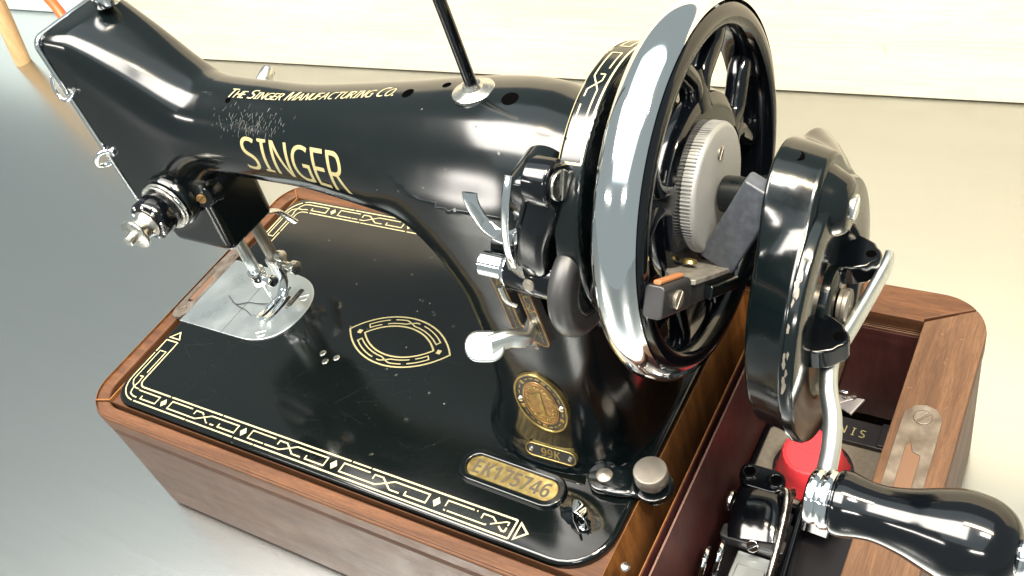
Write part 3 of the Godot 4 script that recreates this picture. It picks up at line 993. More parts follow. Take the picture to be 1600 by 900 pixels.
func bed_print(g: G, front: bool) -> void:
	var wear := RandomNumberGenerator.new()
	wear.seed = 19
	# path of the band's centre line as (point, inward normal)
	var band := func(path: Array, from: float, to: float, motif0: float, period: float, ends: bool) -> void:
		var len := [0.0]
		for k in range(1, path.size()): len.append(len[-1] + (path[k] as Vector2).distance_to(path[k - 1]))
		var at := func(s: float, t: float) -> Vector2:
			var k := 0
			while k < path.size() - 2 and len[k + 1] < s: k += 1
			var u: float = (s - len[k]) / maxf(len[k + 1] - len[k], 1e-5)
			var d: Vector2 = (path[k + 1] - path[k]).normalized()
			var d2: Vector2 = (path[mini(k + 2, path.size() - 1)] - path[mini(k + 1, path.size() - 2)]).normalized()
			var d0: Vector2 = (path[k] - path[maxi(k - 1, 0)]).normalized() if k > 0 else d
			var m: Vector2 = (d0 + d).normalized().lerp((d + d2).normalized(), clampf(u, 0, 1)).normalized()
			return (path[k] as Vector2).lerp(path[k + 1], u) + Vector2(m.y, -m.x) * t
		var line := func(pts: Array, w: float) -> void:
			var r := []
			for j in pts.size() - 1:
				var a: Vector2 = pts[j]
				var b: Vector2 = pts[j + 1]
				var cnt := maxi(1, int(absf(b.x - a.x) / 2.0))
				for q in cnt:
					var v: Vector2 = a.lerp(b, float(q) / cnt)
					r.append(at.call(v.x, v.y))
			r.append(at.call(pts[-1].x, pts[-1].y))
			# the print is rubbed through in places
			var from_k := 0
			for k in range(1, r.size() - 1):
				if wear.randf() < 0.045 and k - from_k > 0:
					ribbon(g, r.slice(from_k, k) + [(r[k - 1] as Vector2).lerp(r[k], wear.randf_range(0.2, 0.7))], w * wear.randf_range(0.8, 1.05), 0.12)
					from_k = k
			ribbon(g, r.slice(from_k), w, 0.12)
		for t in [-4.7, 4.7]: line.call([Vector2(from, t), Vector2(to, t)], 0.85)
		if ends:
			for e in [[from, -1.0], [to, 1.0]]:
				line.call([Vector2(e[0], -4.7), Vector2(e[0], 4.7)], 0.85)
				var r := []
				for q in [Vector2(e[0] + e[1] * 2.2, -4.0), Vector2(e[0] + e[1] * 7.0, 0.4), Vector2(e[0] + e[1] * 2.2, 4.0)]: r.append(at.call(q.x, q.y))
				ribbon(g, r, 0.9, 0.12, true)
		var s := motif0
		while s < to - 4.0:
			if s > from + 3.0:
				var dia := PackedVector2Array()
				for q in [Vector2(-2.1, 0), Vector2(0, -2.6), Vector2(2.1, 0), Vector2(0, 2.6)]: dia.push_back(at.call(s + q.x, q.y))
				plate(g, dia, 0.12)
			for poly in BORDER[0]:
				var pts := []
				for q in poly:
					var sx: float = s + q.x * period / 61.0
					if sx > to - 3.0: sx = to - 3.0
					pts.append(Vector2(maxf(sx, from + 3.0), q.y * 4.6))
				if (pts[0] as Vector2).distance_to(pts[2]) > 3.0 and (pts[-1] as Vector2).distance_to(pts[0]) > 2.0: line.call(pts, 0.75)
			s += period
	# front band: from the left edge round the corner and along the front
	var p := [Vector2(8.6, -46)]
	for k in 9:
		var a := PI - PI / 2 * k / 8.0
		p.append(Vector2(8.6 + 9 + cos(a) * 9, -8.3 - 9 + sin(a) * 9))
	p.append(Vector2(262, -8.3))
	if front: band.call(p, 0.0, 28.7 + 14.1 + 244.4, 3.0, 61.0, true)
	# back band, from the left edge behind the needle along the back
	p = [Vector2(8.6, -134)]
	for k in 9:
		var a := PI + PI / 2 * k / 8.0
		p.append(Vector2(8.6 + 9 + cos(a) * 9, -168.6 + 9 + sin(a) * 9))
	p.append(Vector2(296, -168.6))
	if not front: band.call(p, 0.0, 25.6 + 14.1 + 278.0, 0.0, 61.0, false)

func bed_oval(g: G) -> void:
	var c := Vector2(147.2, -86.3)
	var vesica := func(hl: float, hw: float) -> Array:
		var out := []
		var r := (hl * hl + hw * hw) / (2.0 * hw)
		var a := asin(hl / r)
		for side in [1.0, -1.0]:
			for k in 24:
				var an := lerpf(-a, a, k / 24.0)
				out.append(c + Vector2(sin(an) * r * side, side * (cos(an) * r - (r - hw))).rotated(0.0))
		return out
	ribbon(g, vesica.call(33.5, 16.8), 0.9, 0.12, true)
	ribbon(g, vesica.call(23.0, 10.2), 0.9, 0.12, true)
	for s in [-1.0, 1.0]:
		var q := c + Vector2(26.4 * s, 0)
		plate(g, PackedVector2Array([q + Vector2(-1.3, -1.3), q + Vector2(1.3, -1.3), q + Vector2(1.3, 1.3), q + Vector2(-1.3, 1.3)]), 0.12)
	# broken interlaced line between the two
	var mid := func(u: float, t: float, side: float) -> Vector2:
		var hl := 28.0
		var hw := 13.4
		var r := (hl * hl + hw * hw) / (2.0 * hw)
		var an := asin(clampf(u / r, -1, 1))
		return c + Vector2(sin(an) * (r + t) * side, side * (cos(an) * (r + t) - (r - hw)))
	for side in [1.0, -1.0]:
		for poly in [[Vector2(-8, 1.2), Vector2(-23, 1.2), Vector2(-23, -1.3), Vector2(-3, -1.3), Vector2(3, 1.3), Vector2(10, 1.3)], [Vector2(-5, 1.2), Vector2(-3, 1.2), Vector2(3, -1.3), Vector2(14, -1.3)], [Vector2(13, 1.3), Vector2(23, 1.3), Vector2(23, -1.3), Vector2(17, -1.3)]]:
			var r := []
			for j in poly.size() - 1:
				for q in 5:
					var v: Vector2 = poly[j].lerp(poly[j + 1], q / 5.0)
					r.append(mid.call(v.x, v.y, side))
			r.append(mid.call(poly[-1].x, poly[-1].y, side))
			ribbon(g, r, 0.7, 0.12)

# ---------------------------------------------------------------- casting, head and needle
func head(o: Node) -> void:
	var b := commit("body", body_mesh(2.0), M.black, o)
	# lettering wrapped on the arm
	commit("lettering", arm_text("SINGER", 18.5, 62.0, 128.2, -10.0, 2.3, 400, 0.0, 0.0, 2.6, 1.0), M.gold, b)
	commit("maker_lettering", arm_text("THE SINGER MANUFACTURING CO.", 5.4, 93.0, 115.6, 73.0, 2.3, 400, 0.3, 0.13, 0.45, 0.78), M.pale_gold, b)
	# worn patch beside the head: many small scratches
	var g := G.new()
	var rng := RandomNumberGenerator.new()
	rng.seed = 11
	for k in 150:
		var x := clampf(rng.randfn(136, 11), 112, 160)
		var a := clampf(rng.randfn(46, 9), 26, 66)
		var l := rng.randf_range(0.4, 3.4) * rng.randf_range(0.4, 1.0)
		var lean := rng.randf_range(-0.5, 0.7)
		var w := rng.randf_range(0.05, 0.13)
		var q := []
		for e in [[-1, 0.0], [1, 0.0], [1, 1.0], [-1, 1.0]]:
			var h := on_arm(x + w * e[0] + l * e[1] * lean, a + l * 2.3 * e[1], 0.09)
			q.append(g.vert(h[0], h[1]))
		g.quad(q[0], q[1], q[2], q[3])
	commit("scratches", g, M.scratch, b).set_meta("kind", "stuff")
	# paint chips here and there
	g = G.new()
	for s in [[208, 6], [236, 20], [246, 34], [223, 14], [256, 62], [268, 48], [181, 26], [228, 72], [252, 12]]:
		var first := g.v.size()
		var r := rng.randf_range(0.25, 0.7)
		var mid := on_arm(s[0], s[1], 0.1)
		g.vert(mid[0], mid[1])
		for j in 8:
			var an := TAU * j / 8.0
			var rr := r * rng.randf_range(0.6, 1.2)
			var h := on_arm(s[0] + cos(an) * rr, s[1] + sin(an) * rr * 1.8, 0.1)
			g.vert(h[0], h[1])
		for j in 8: g.tri(first, first + 1 + j, first + 1 + (j + 1) % 8)
	commit("paint_chips", g, M.scratch, b).set_meta("kind", "stuff")
	# oil holes: dark plugs sunk in the top
	for s in [[215.5, 88.0, 2.1], [264.5, 84.0, 2.6], [231.5, 97.0, 1.5], [118.0, 70.0, 1.2]]:
		var h := on_arm(s[0], s[1], 0.0)
		g = G.new()
		lathe(g, xf(h[0], h[1]), [Vector2(s[2] * 1.25, 0.0), Vector2(s[2] * 1.1, 0.22), Vector2(s[2], 0.16), Vector2(s[2] * 0.8, 0.05), Vector2(0, 0.04)], 18)
		commit("oil_hole", g, M.hole, b)
	# spool pin on its nickel washer
	var sp := on_arm(247, 89, 0.0)
	g = G.new()
	lathe(g, xf(sp[0] - Vector3(0, 1.0, 0)), [Vector2(8.2, 0), Vector2(8.2, 1.4), Vector2(7.6, 1.8), Vector2(4.0, 2.6), Vector2(3.4, 4.2), Vector2(0, 4.4)], 30)
	var w := commit("spool_pin_washer", g, M.nickel, o)
	g = G.new()
	tube(g, [sp[0] + Vector3(0, 2, 0), sp[0] + Vector3(-1.2, 30, 0.5), sp[0] + Vector3(-3.5, 72, 1.2)], 2.35, 14)
	commit("spool_pin", g, M.gloss, o)
	# face plate
	g = G.new()
	var side := Transform3D(Basis(Vector3.BACK, Vector3.UP, Vector3.LEFT), Vector3(29.2, 0, -90.5))
	var pl := PackedVector2Array()
	var rp := rrect(48.6, 109.4, 6.0, 8)
	for p in rp: pl.push_back(p + Vector2(0, 133.6))
	prism(g, side, pl, 0.0, 3.2, 0.9)
	var fp := commit("face_plate", g, M.chrome, o)
	for s in [[183, -97], [80, -88]]:
		screw(fp, Vector3(26.2, s[0], s[1]), Vector3.LEFT, 3.2, 1.6, M.chrome)
	# pressure regulating screw on the head's top
	g = G.new()
	lathe(g, xf(Vector3(47, 188, -99)), rod(6.2, 0, 9, 0.8), 30, 0.03)
	commit("pressure_screw", g, M.chrome, o)
	# thread guides on the front of the head
	g = G.new()
	var a := on_front(34, 163, 0.0)
	tube(g, cr([Vector3(26.4, 171, -70), Vector3(24.6, 168, -66.5), Vector3(24.4, 163, -64.6), Vector3(26.6, 158.6, -63.6), Vector3(31.5, 158.4, -63.2), Vector3(36, 161.4, -64.6), Vector3(37.6, 163.4, -66.6)], 6), 0.95, 10)
	commit("thread_guide", g, M.chrome, o)
	g = G.new()
	tube(g, cr([Vector3(31, 126, -66.5), Vector3(27, 125.6, -64), Vector3(23, 122, -62.5), Vector3(21.5, 118.4, -63), Vector3(22.5, 116.4, -66), Vector3(26, 117.6, -68)], 6), [1.1, 1.5, 2.4, 2.6, 1.8, 1.2], 12)
	lathe(g, xf(on_front(34.5, 126, 0.0)[0], Vector3.BACK), rod(2.2, -0.5, 1.6, 0.4), 14)
	commit("take_up_lever", g, M.chrome, o)
	g = G.new()
	lathe(g, xf(Vector3(104, 140, -113), Vector3(0, 0.35, -1)), rod(3.4, 0, 9, 0.8), 16)
	commit("rear_stud", g, M.nickel, o)
	tension(o)
	needle(o)

func tension(o: Node) -> void:
	var f := xf(Vector3(57.5, 98.5, -70), Vector3(0.05, 0.03, 1.0))
	var g := G.new()
	lathe(g, f, [Vector2(14.5, 0), Vector2(14.5, 5.0), Vector2(13.8, 6.0), Vector2(9, 6.2), Vector2(0, 6.2)], 44)
	var t := commit("tension_base", g, M.black, o)
	g = G.new()
	lathe(g, f, [Vector2(8, 6.4), Vector2(12.4, 6.4), Vector2(13.0, 6.9), Vector2(12.2, 7.7), Vector2(8, 7.9)], 44)
	lathe(g, f, [Vector2(8, 8.2), Vector2(12.2, 8.4), Vector2(13.0, 9.2), Vector2(12.4, 9.8), Vector2(8, 9.8)], 44)
	commit("tension_disc", g, M.nickel, t)
	g = G.new()
	lathe(g, f, [Vector2(6, 9.9), Vector2(10.4, 9.9), Vector2(10.8, 10.4), Vector2(10.8, 19.6), Vector2(10.2, 20.4), Vector2(8.6, 20.8), Vector2(6.0, 21.0), Vector2(0, 21.0)], 40)
	commit("number_drum", g, M.gloss, t)
	for k in 9:
		var an := TAU * k / 9.0
		g = G.new()
		lathe(g, xf(f * Vector3(cos(an) * 9.0, 20.55, sin(an) * 9.0), f.basis.y), [Vector2(1.15, 0), Vector2(0.9, 0.5), Vector2(0, 0.7)], 10)
		commit("stud", g, M.chrome, t)
	g = G.new()
	lathe(g, f, [Vector2(7.2, 21.1), Vector2(7.4, 21.8), Vector2(6.4, 23.0), Vector2(5.8, 25.5), Vector2(6.0, 28.4), Vector2(6.6, 28.8), Vector2(7.9, 29.0), Vector2(8.1, 29.6), Vector2(7.9, 30.4), Vector2(6.4, 31.0), Vector2(2.9, 31.4), Vector2(2.8, 35.4), Vector2(2.4, 35.8), Vector2(0, 35.8)], 36)
	commit("thumb_nut", g, M.nickel, t)
	g = G.new()
	tube(g, cr([f * Vector3(11, 8, 4), f * Vector3(15, 9, 2), f * Vector3(16, 10, -3), f * Vector3(13, 9.5, -8)], 5), 0.6, 8)
	commit("check_spring", g, M.chrome, t)
	# boss with its brass coloured screw beside the tension
	g = G.new()
	lathe(g, xf(Vector3(71, 97.5, -79), Vector3(0.45, 0.1, 1)), [Vector2(9, 0), Vector2(7.4, 3), Vector2(6.2, 6.4), Vector2(5.4, 7.2), Vector2(0, 7.4)], 26)
	commit("boss", g, M.black, o)
	screw(o, Vector3(71, 97.5, -79) + Vector3(0.45, 0.1, 1).normalized() * 7.2, Vector3(0.45, 0.1, 1), 2.6, 1.1, M.bronze, "boss_screw")

func needle(o: Node) -> void:
	var g := G.new()
	lathe(g, xf(Vector3(55, 0, -89)), rod(3.3, 27, 66, 0.5), 18)
	commit("needle_bar", g, M.steel, o)
	g = G.new()
	lathe(g, xf(Vector3(55, 0, -89)), rod(5.0, 19, 28.5, 0.8), 20)
	tube(g, [Vector3(55, 23.5, -89), Vector3(65.5, 23.5, -88)], 2.4, 14)
	lathe(g, xf(Vector3(65, 23.5, -88), Vector3(1, 0, 0.1)), rod(3.4, 0, 3.2, 0.5), 16, 0.04)
	commit("needle_clamp", g, M.chrome, o)
	g = G.new()
	tube(g, [Vector3(55.6, 21, -88.6), Vector3(55.6, 10, -88.6), Vector3(55.6, 8, -88.6), Vector3(55.6, -1, -88.6)], [0.95, 0.95, 0.6, 0.4], 10)
	commit("needle", g, M.chrome, o)
	g = G.new()
	lathe(g, xf(Vector3(55, 0, -103.5)), rod(3.5, 12, 66, 0.5), 18)
	commit("presser_bar", g, M.dull, o)
	g = G.new()
	box(g, Vector3(50.5, 14, -108.5), Vector3(60.5, 25, -99), 2.5, 0.8)
	tube(g, [Vector3(60, 19, -104), Vector3(67, 19, -104)], 2.6, 14)
	lathe(g, xf(Vector3(66.5, 19, -104), Vector3.RIGHT), rod(4.2, 0, 3.4, 0.5), 18, 0.04)
	lathe(g, xf(Vector3(60, 27.5, -103), Vector3(1, 0.2, 0)), rod(3.2, 0, 5.0, 0.5), 16)
	commit("foot_clamp", g, M.nickel, o)
	g = G.new()
	# foot: shank down and two toes forward
	tube(g, cr([Vector3(57, 20, -101), Vector3(57.5, 13, -100.5), Vector3(58, 7, -98), Vector3(58, 3.2, -94)], 5), 2.2, 10, 1.6, Vector3.BACK, 3.0)
	for s in [-1.0, 1.0]:
		tube(g, cr([Vector3(57.6 + s * 1.6, 3.0, -97), Vector3(56.8 + s * 2.6, 1.9, -90), Vector3(56.4 + s * 2.8, 1.7, -83), Vector3(56.4 + s * 2.8, 3.0, -77), Vector3(56.6 + s * 2.9, 5.2, -74.5)], 5), 1.7, 8, 0.42, Vector3.RIGHT, 4.0)
	commit("presser_foot", g, M.chrome, o)
	# lifter lever behind
	g = G.new()
	tube(g, cr([Vector3(58, 52, -112), Vector3(58, 48, -118), Vector3(56, 40, -123), Vector3(57, 33, -126)], 5), [3, 3, 3.6, 4.4], 10, 0.4, Vector3.RIGHT)
	commit("foot_lifter", g, M.nickel, o)

# ---------------------------------------------------------------- on the pillar
func pillar_fittings(o: Node) -> void:
	# oval brass badge
	var h := on_front(266, 41, 0.0)
	var n: Vector3 = h[1]
	var f := xz(h[0] - n * 0.9, n, Vector3.RIGHT)
	var oval := func(a: float, b: float) -> PackedVector2Array:
		var p := PackedVector2Array()
		for k in 44: p.push_back(Vector2(cos(TAU * k / 44) * a, sin(TAU * k / 44) * b))
		return p
	var g := G.new()
	prism(g, f, oval.call(12.4, 18.0), -2.0, 1.5, 0.3)
	var bd := commit("badge", g, M.iron, o)
	g = G.new()
	ring(g, f, oval.call(12.6, 18.2), oval.call(11.4, 17.0), -1.0, 2.2, 0.4)
	commit("badge_rim", g, M.brass, bd)
	g = G.new()
	prism(g, f, oval.call(8.4, 13.4), 1.3, 2.0, 0.4)
	ring(g, f, oval.call(7.6, 12.4), oval.call(7.1, 11.9), 1.9, 2.3, 0.12)
	commit("badge_centre", g, M.bronze, bd)
	g = G.new()
	flat_text(g, "1", 15.0, f, 2.25, "Droid Serif", 400)
	commit("numeral", g, M.brass, bd)
	g = G.new()
	for k in 22:      # raised wreath and border marks of the badge
		var an := TAU * k / 22.0
		var q := Vector3(cos(an) * 9.9, sin(an) * 15.2, 1.4)
		prism(g, Transform3D(f.basis * Basis(Vector3.BACK, atan2(sin(an) / 15.2, cos(an) / 9.9)), f * q), rrect(0.6 if k % 4 else 2.0, 2.0, 0.25, 2), -0.1, 0.35, 0.08)
		var r := Vector3(cos(an) * 5.9, sin(an) * 10.2, 1.9)
		prism(g, Transform3D(f.basis * Basis(Vector3.BACK, an + 0.6), f * r), rrect(0.7, 2.2, 0.3, 2), -0.1, 0.35, 0.1)
	commit("badge_relief", g, M.brass, bd)
	for s in [-1.0, 1.0]:
		g = G.new()
		lathe(g, xf(f * Vector3(9.8 * s, 0.0, 1.4), n), [Vector2(1.5, 0), Vector2(1.2, 0.8), Vector2(0, 1.1)], 14)
		commit("rivet", g, M.nickel, bd)
	# model plate
	h = on_front(264.5, 8.2, 0.0)
	n = h[1]
	f = xz(h[0] - n * 0.4 + Vector3(0, 0.6, 0.4), n, Vector3.RIGHT)
	g = G.new()
	prism(g, f, rrect(25, 6.8, 3.3, 8), -2.0, 0.9, 0.2)
	var mp := commit("model_plate", g, M.iron, o)
	g = G.new()
	ring(g, f, rrect(25.4, 7.2, 3.5, 8), rrect(24, 5.8, 2.85, 8), -1.0, 1.3, 0.2)
	flat_text(g, "99K", 4.2, f, 1.05, "Droid Sans", 700, 9.5)
	commit("plate_print", g, M.brass, mp)
	for s in [-1.0, 1.0]:
		g = G.new()
		lathe(g, xf(f * Vector3(9.6 * s, 0, 0.8), n), [Vector2(1.3, 0), Vector2(1.0, 0.7), Vector2(0, 0.9)], 12)
		commit("rivet", g, M.chrome, mp)
	stitch_plate(o)
	winder(o)
	flange_print(o)

func stitch_plate(o: Node) -> void:
	# two lettered columns with a slot between, tilted with the pillar
	var top := Vector3(271.2, 123.5, -46.6)
	var low := Vector3(277.5, 87.5, -44.5)
	var up := (top - low).normalized()
	var side := Vector3(1, 0.12, 0.25).normalized()
	var out := side.cross(up).normalized()
	var f := xz((top + low) / 2, out, side)
	var len := (top - low).length()
	var g := G.new()
	ring(g, f, by_angle(rrect(19.5, len, 3, 5), Vector2(0, 2), 60), by_angle(rrect(6.6, len * 0.66, 2.6, 5), Vector2(0, 2), 60), -3.0, 1.0, 0.3)
	var p := commit("stitch_plate", g, M.iron, o)
	g = G.new()
	ring(g, f, by_angle(rrect(20.2, len + 0.7, 3.3, 5), Vector2(0, 2), 60), by_angle(rrect(18.9, len - 0.6, 2.7, 5), Vector2(0, 2), 60), 0.5, 1.3, 0.15)
	ring(g, f, by_angle(rrect(8.0, len * 0.66 + 1.4, 3.2, 5), Vector2(0, 2), 60), by_angle(rrect(6.7, len * 0.66 + 0.1, 2.6, 5), Vector2(0, 2), 60), 0.5, 1.3, 0.15)
	for s in [[-6.6, 0.0], [6.6, 0.0]]:
		prism(g, Transform3D(f.basis, f * Vector3(s[0], s[1], 0)), rrect(5.0, 0.5, 0.2, 2), 0.8, 1.2, 0.1)
	commit("plate_rim", g, M.bronze, p)
	g = G.new()
	for col in [[-6.6, "BACK", "STITCH"], [6.6, "TACK", "SHORT"]]:
		for k in 4: flat_text(g, col[1][k], 4.2, Transform3D(f.basis, f * Vector3(col[0], len * 0.37 - k * 4.3, 0)), 1.1)
		for k in col[2].length(): flat_text(g, col[2][k], 3.0, Transform3D(f.basis, f * Vector3(col[0], -2.4 - k * 3.1, 0)), 1.1)
	commit("plate_print", g, M.brass, p)
	g = G.new()
	prism(g, f, rrect(7.6, len * 0.7, 2.6, 5), -6.0, -3.2, 0.0)
	commit("slot_bottom", g, M.dark_box, p)
	# lever
	g = G.new()
	tube(g, cr([f * Vector3(0.5, -9, -3), Vector3(279.5, 97, -37.5), Vector3(276, 101.4, -32), Vector3(271.5, 103.2, -26)], 5), [2.4, 2.6, 3.0, 4.0], 14, 0.8, Vector3.UP, 3.0)
	var lv := commit("stitch_lever", g, M.steel, o)
	g = G.new()
	var lf := xz(Vector3(270.0, 102.6, -25), Vector3(0.55, 0.62, 0.56), Vector3(-0.8, 0.2, 0.4))
	prism(g, lf, rrect(14.5, 11, 5.2, 8), -4.0, 1.6, 0.8)
	commit("lever_pad", g, M.steel, lv)
	screw(o, low + Vector3(-0.6, -2.4, 0.6), out, 1.8, 0.8, M.dull, "plate_screw")

func winder(o: Node) -> void:
	# boss on the casting, upright bracket with its screw
	var g := G.new()
	lathe(g, xf(Vector3(287, 153.5, -68), Vector3(0, 0, 1)), [Vector2(9.5, 0), Vector2(9.0, 16), Vector2(8.4, 18.4), Vector2(7.2, 19.4), Vector2(0, 19.4)], 34)
	var w := commit("winder_boss", g, M.black, o)
	g = G.new()
	lathe(g, xf(Vector3(293, 163.5, -50.5), Vector3(1, 0.02, 0.12)), [Vector2(0, 0), Vector2(7.0, 0), Vector2(8.0, 1), Vector2(8.0, 8.6), Vector2(7.2, 9.6), Vector2(5.8, 10), Vector2(0, 10)], 34)
	tube(g, cr([Vector3(297, 161, -50), Vector3(295, 153, -46.5), Vector3(291.5, 144, -44), Vector3(289, 134, -43.5), Vector3(287, 126, -45)], 6), [6.8, 6.2, 5.8, 5.8, 6.4], 18, 0.62, Vector3.RIGHT, 3.2)
	# horizontal sleeve
	var sl := Vector3(1, 0.0, 0.02).normalized()
	var s0 := Vector3(276, 122.5, -46.5)
	lathe(g, xf(s0, sl), [Vector2(4, 0), Vector2(7.2, 0), Vector2(7.8, 0.7), Vector2(7.8, 20.5), Vector2(7.0, 21.5), Vector2(4, 21.5)], 30)
	var br := commit("winder_bracket", g, M.gloss, o)
	screw(br, Vector3(293, 163.5, -50.5) + Vector3(1, 0.02, 0.12).normalized() * 9.6, Vector3(1, 0.02, 0.12), 5.2, 1.6, M.nickel, "screw", 1.1)
	g = G.new()
	tube(g, cr([Vector3(287.6, 168, -45.5), Vector3(287, 161, -41), Vector3(285, 151, -38.8), Vector3(283, 140, -38.6), Vector3(281.6, 131, -40.5)], 6), 1.5, 10, 0.35, Vector3.RIGHT, 3.0)
	commit("spring_leaf", g, M.chrome, br)
	g = G.new()
	lathe(g, xf(s0 + sl * 11 + Vector3(0, 2.4, 7.2), Vector3(0, 0.25, 1)), [Vector2(2.3, 0), Vector2(2.2, 0.7), Vector2(1.6, 0.5), Vector2(0, 0.2)], 16)
	commit("oil_cup", g, M.dull, br)
	# chrome bobbin spindle
	g = G.new()
	lathe(g, xf(s0, sl), [Vector2(0, -13.6), Vector2(3.9, -13.6), Vector2(4.7, -12.8), Vector2(4.7, -2.6), Vector2(6.4, -2.4), Vector2(6.9, -1.8), Vector2(6.9, -0.4), Vector2(4, 0)], 30)
	commit("bobbin_spindle", g, M.chrome, br)
	g = G.new()
	tube(g, cr([Vector3(272, 118, -41), Vector3(273.8, 112.8, -39.8), Vector3(277, 110, -40.5)], 5), 1.5, 8, 0.5, Vector3.RIGHT)
	tube(g, [Vector3(279, 128.6, -43), Vector3(287, 129.4, -40.6)], 3.8, 12, 0.5, Vector3.UP, 3.0)
	commit("bobbin_latch", g, M.nickel, br)
	# rubber tyred pulley
	g = G.new()
	var c := s0 + sl * 27.5
	var ty := []
	for k in 17:
		var a := -PI / 2 + PI * k / 16.0 * 1.0
		ty.append(Vector2(14.4 + cos(a) * 4.0, sin(a) * 4.4))
	ty.push_front(Vector2(10.2, -4.2)); ty.append(Vector2(10.2, 4.2))
	lathe(g, xf(c, sl), ty, 48)
	commit("rubber_tyre", g, M.rubber, br)
	g = G.new()
	lathe(g, xf(c, sl), [Vector2(3, -7), Vector2(4.6, -7), Vector2(4.6, -3.4), Vector2(10.6, -3.2), Vector2(10.6, 3.6), Vector2(9.4, 4.4), Vector2(8.8, 3.0), Vector2(4.6, 2.8), Vector2(4.2, 6.6), Vector2(0, 6.8)], 36)
	commit("pulley", g, M.iron, br)
	# chrome thread guide curling out of the bracket
	g = G.new()
	tube(g, cr([Vector3(290, 147.4, -42), Vector3(284, 144.5, -41), Vector3(277.5, 143.6, -42.5), Vector3(273, 146.2, -43.5), Vector3(270.8, 151.4, -43.6), Vector3(269.8, 156.0, -44.2), Vector3(269.8, 158.4, -45)], 7), [0.65, 0.65, 0.6, 0.72, 0.9, 0.92, 0.7], 14, 4.0, Vector3(0.15, 0.35, 1), 2.4)
	commit("winder_finger", g, M.chrome, o)

func flange_print(o: Node) -> void:
	# gold band round the edge of the flange
	var g := G.new()
	var at := func(an: float, x: float) -> Array:
		var d := Vector3(0, cos(an), sin(an))
		var p := hit(Vector3(x, 131, -90.5), d)
		var n := slope(p).normalized()
		return [p + n * 0.13, n]
	var line := func(pts: Array, w: float) -> void:      # pts: (mm along the rim, x)
		for j in pts.size() - 1:
			var a: Vector2 = pts[j]
			var b: Vector2 = pts[j + 1]
			var t := (b - a).normalized().orthogonal() * w / 2
			var cnt := maxi(1, int((b - a).length() / 2.0))
			for k in cnt:
				var q := []
				for e in [[k, -1.0], [k, 1.0], [k + 1, 1.0], [k + 1, -1.0]]:
					var v: Vector2 = a.lerp(b, float(e[0]) / cnt) + t * e[1]
					var h: Array = at.call(v.x / 50.0, v.y)
					q.append(g.vert(h[0], h[1]))
				g.quad(q[0], q[1], q[2], q[3])
	for x in [300.0, 308.2]: line.call([Vector2(-60, x), Vector2(38, x)], 0.6)
	var s := -52.0
	while s < 30.0:
		for poly in [[Vector2(13, 2), Vector2(3, 2), Vector2(3, -2), Vector2(17, -2), Vector2(23, 2), Vector2(38, 2), Vector2(38, -2), Vector2(29, -2)], [Vector2(16, 0), Vector2(16, 2), Vector2(19, 2), Vector2(23, -2), Vector2(26, -2)]]:
			var pts := []
			for q in poly: pts.append(Vector2(minf(s + q.x, 36.0), 304.1 + q.y * 0.9))
			line.call(pts, 0.5)
		s += 41.0
	line.call([Vector2(38, 300), Vector2(38, 308.2)], 0.8)
	commit("gold_band", g, M.pale_gold, o)

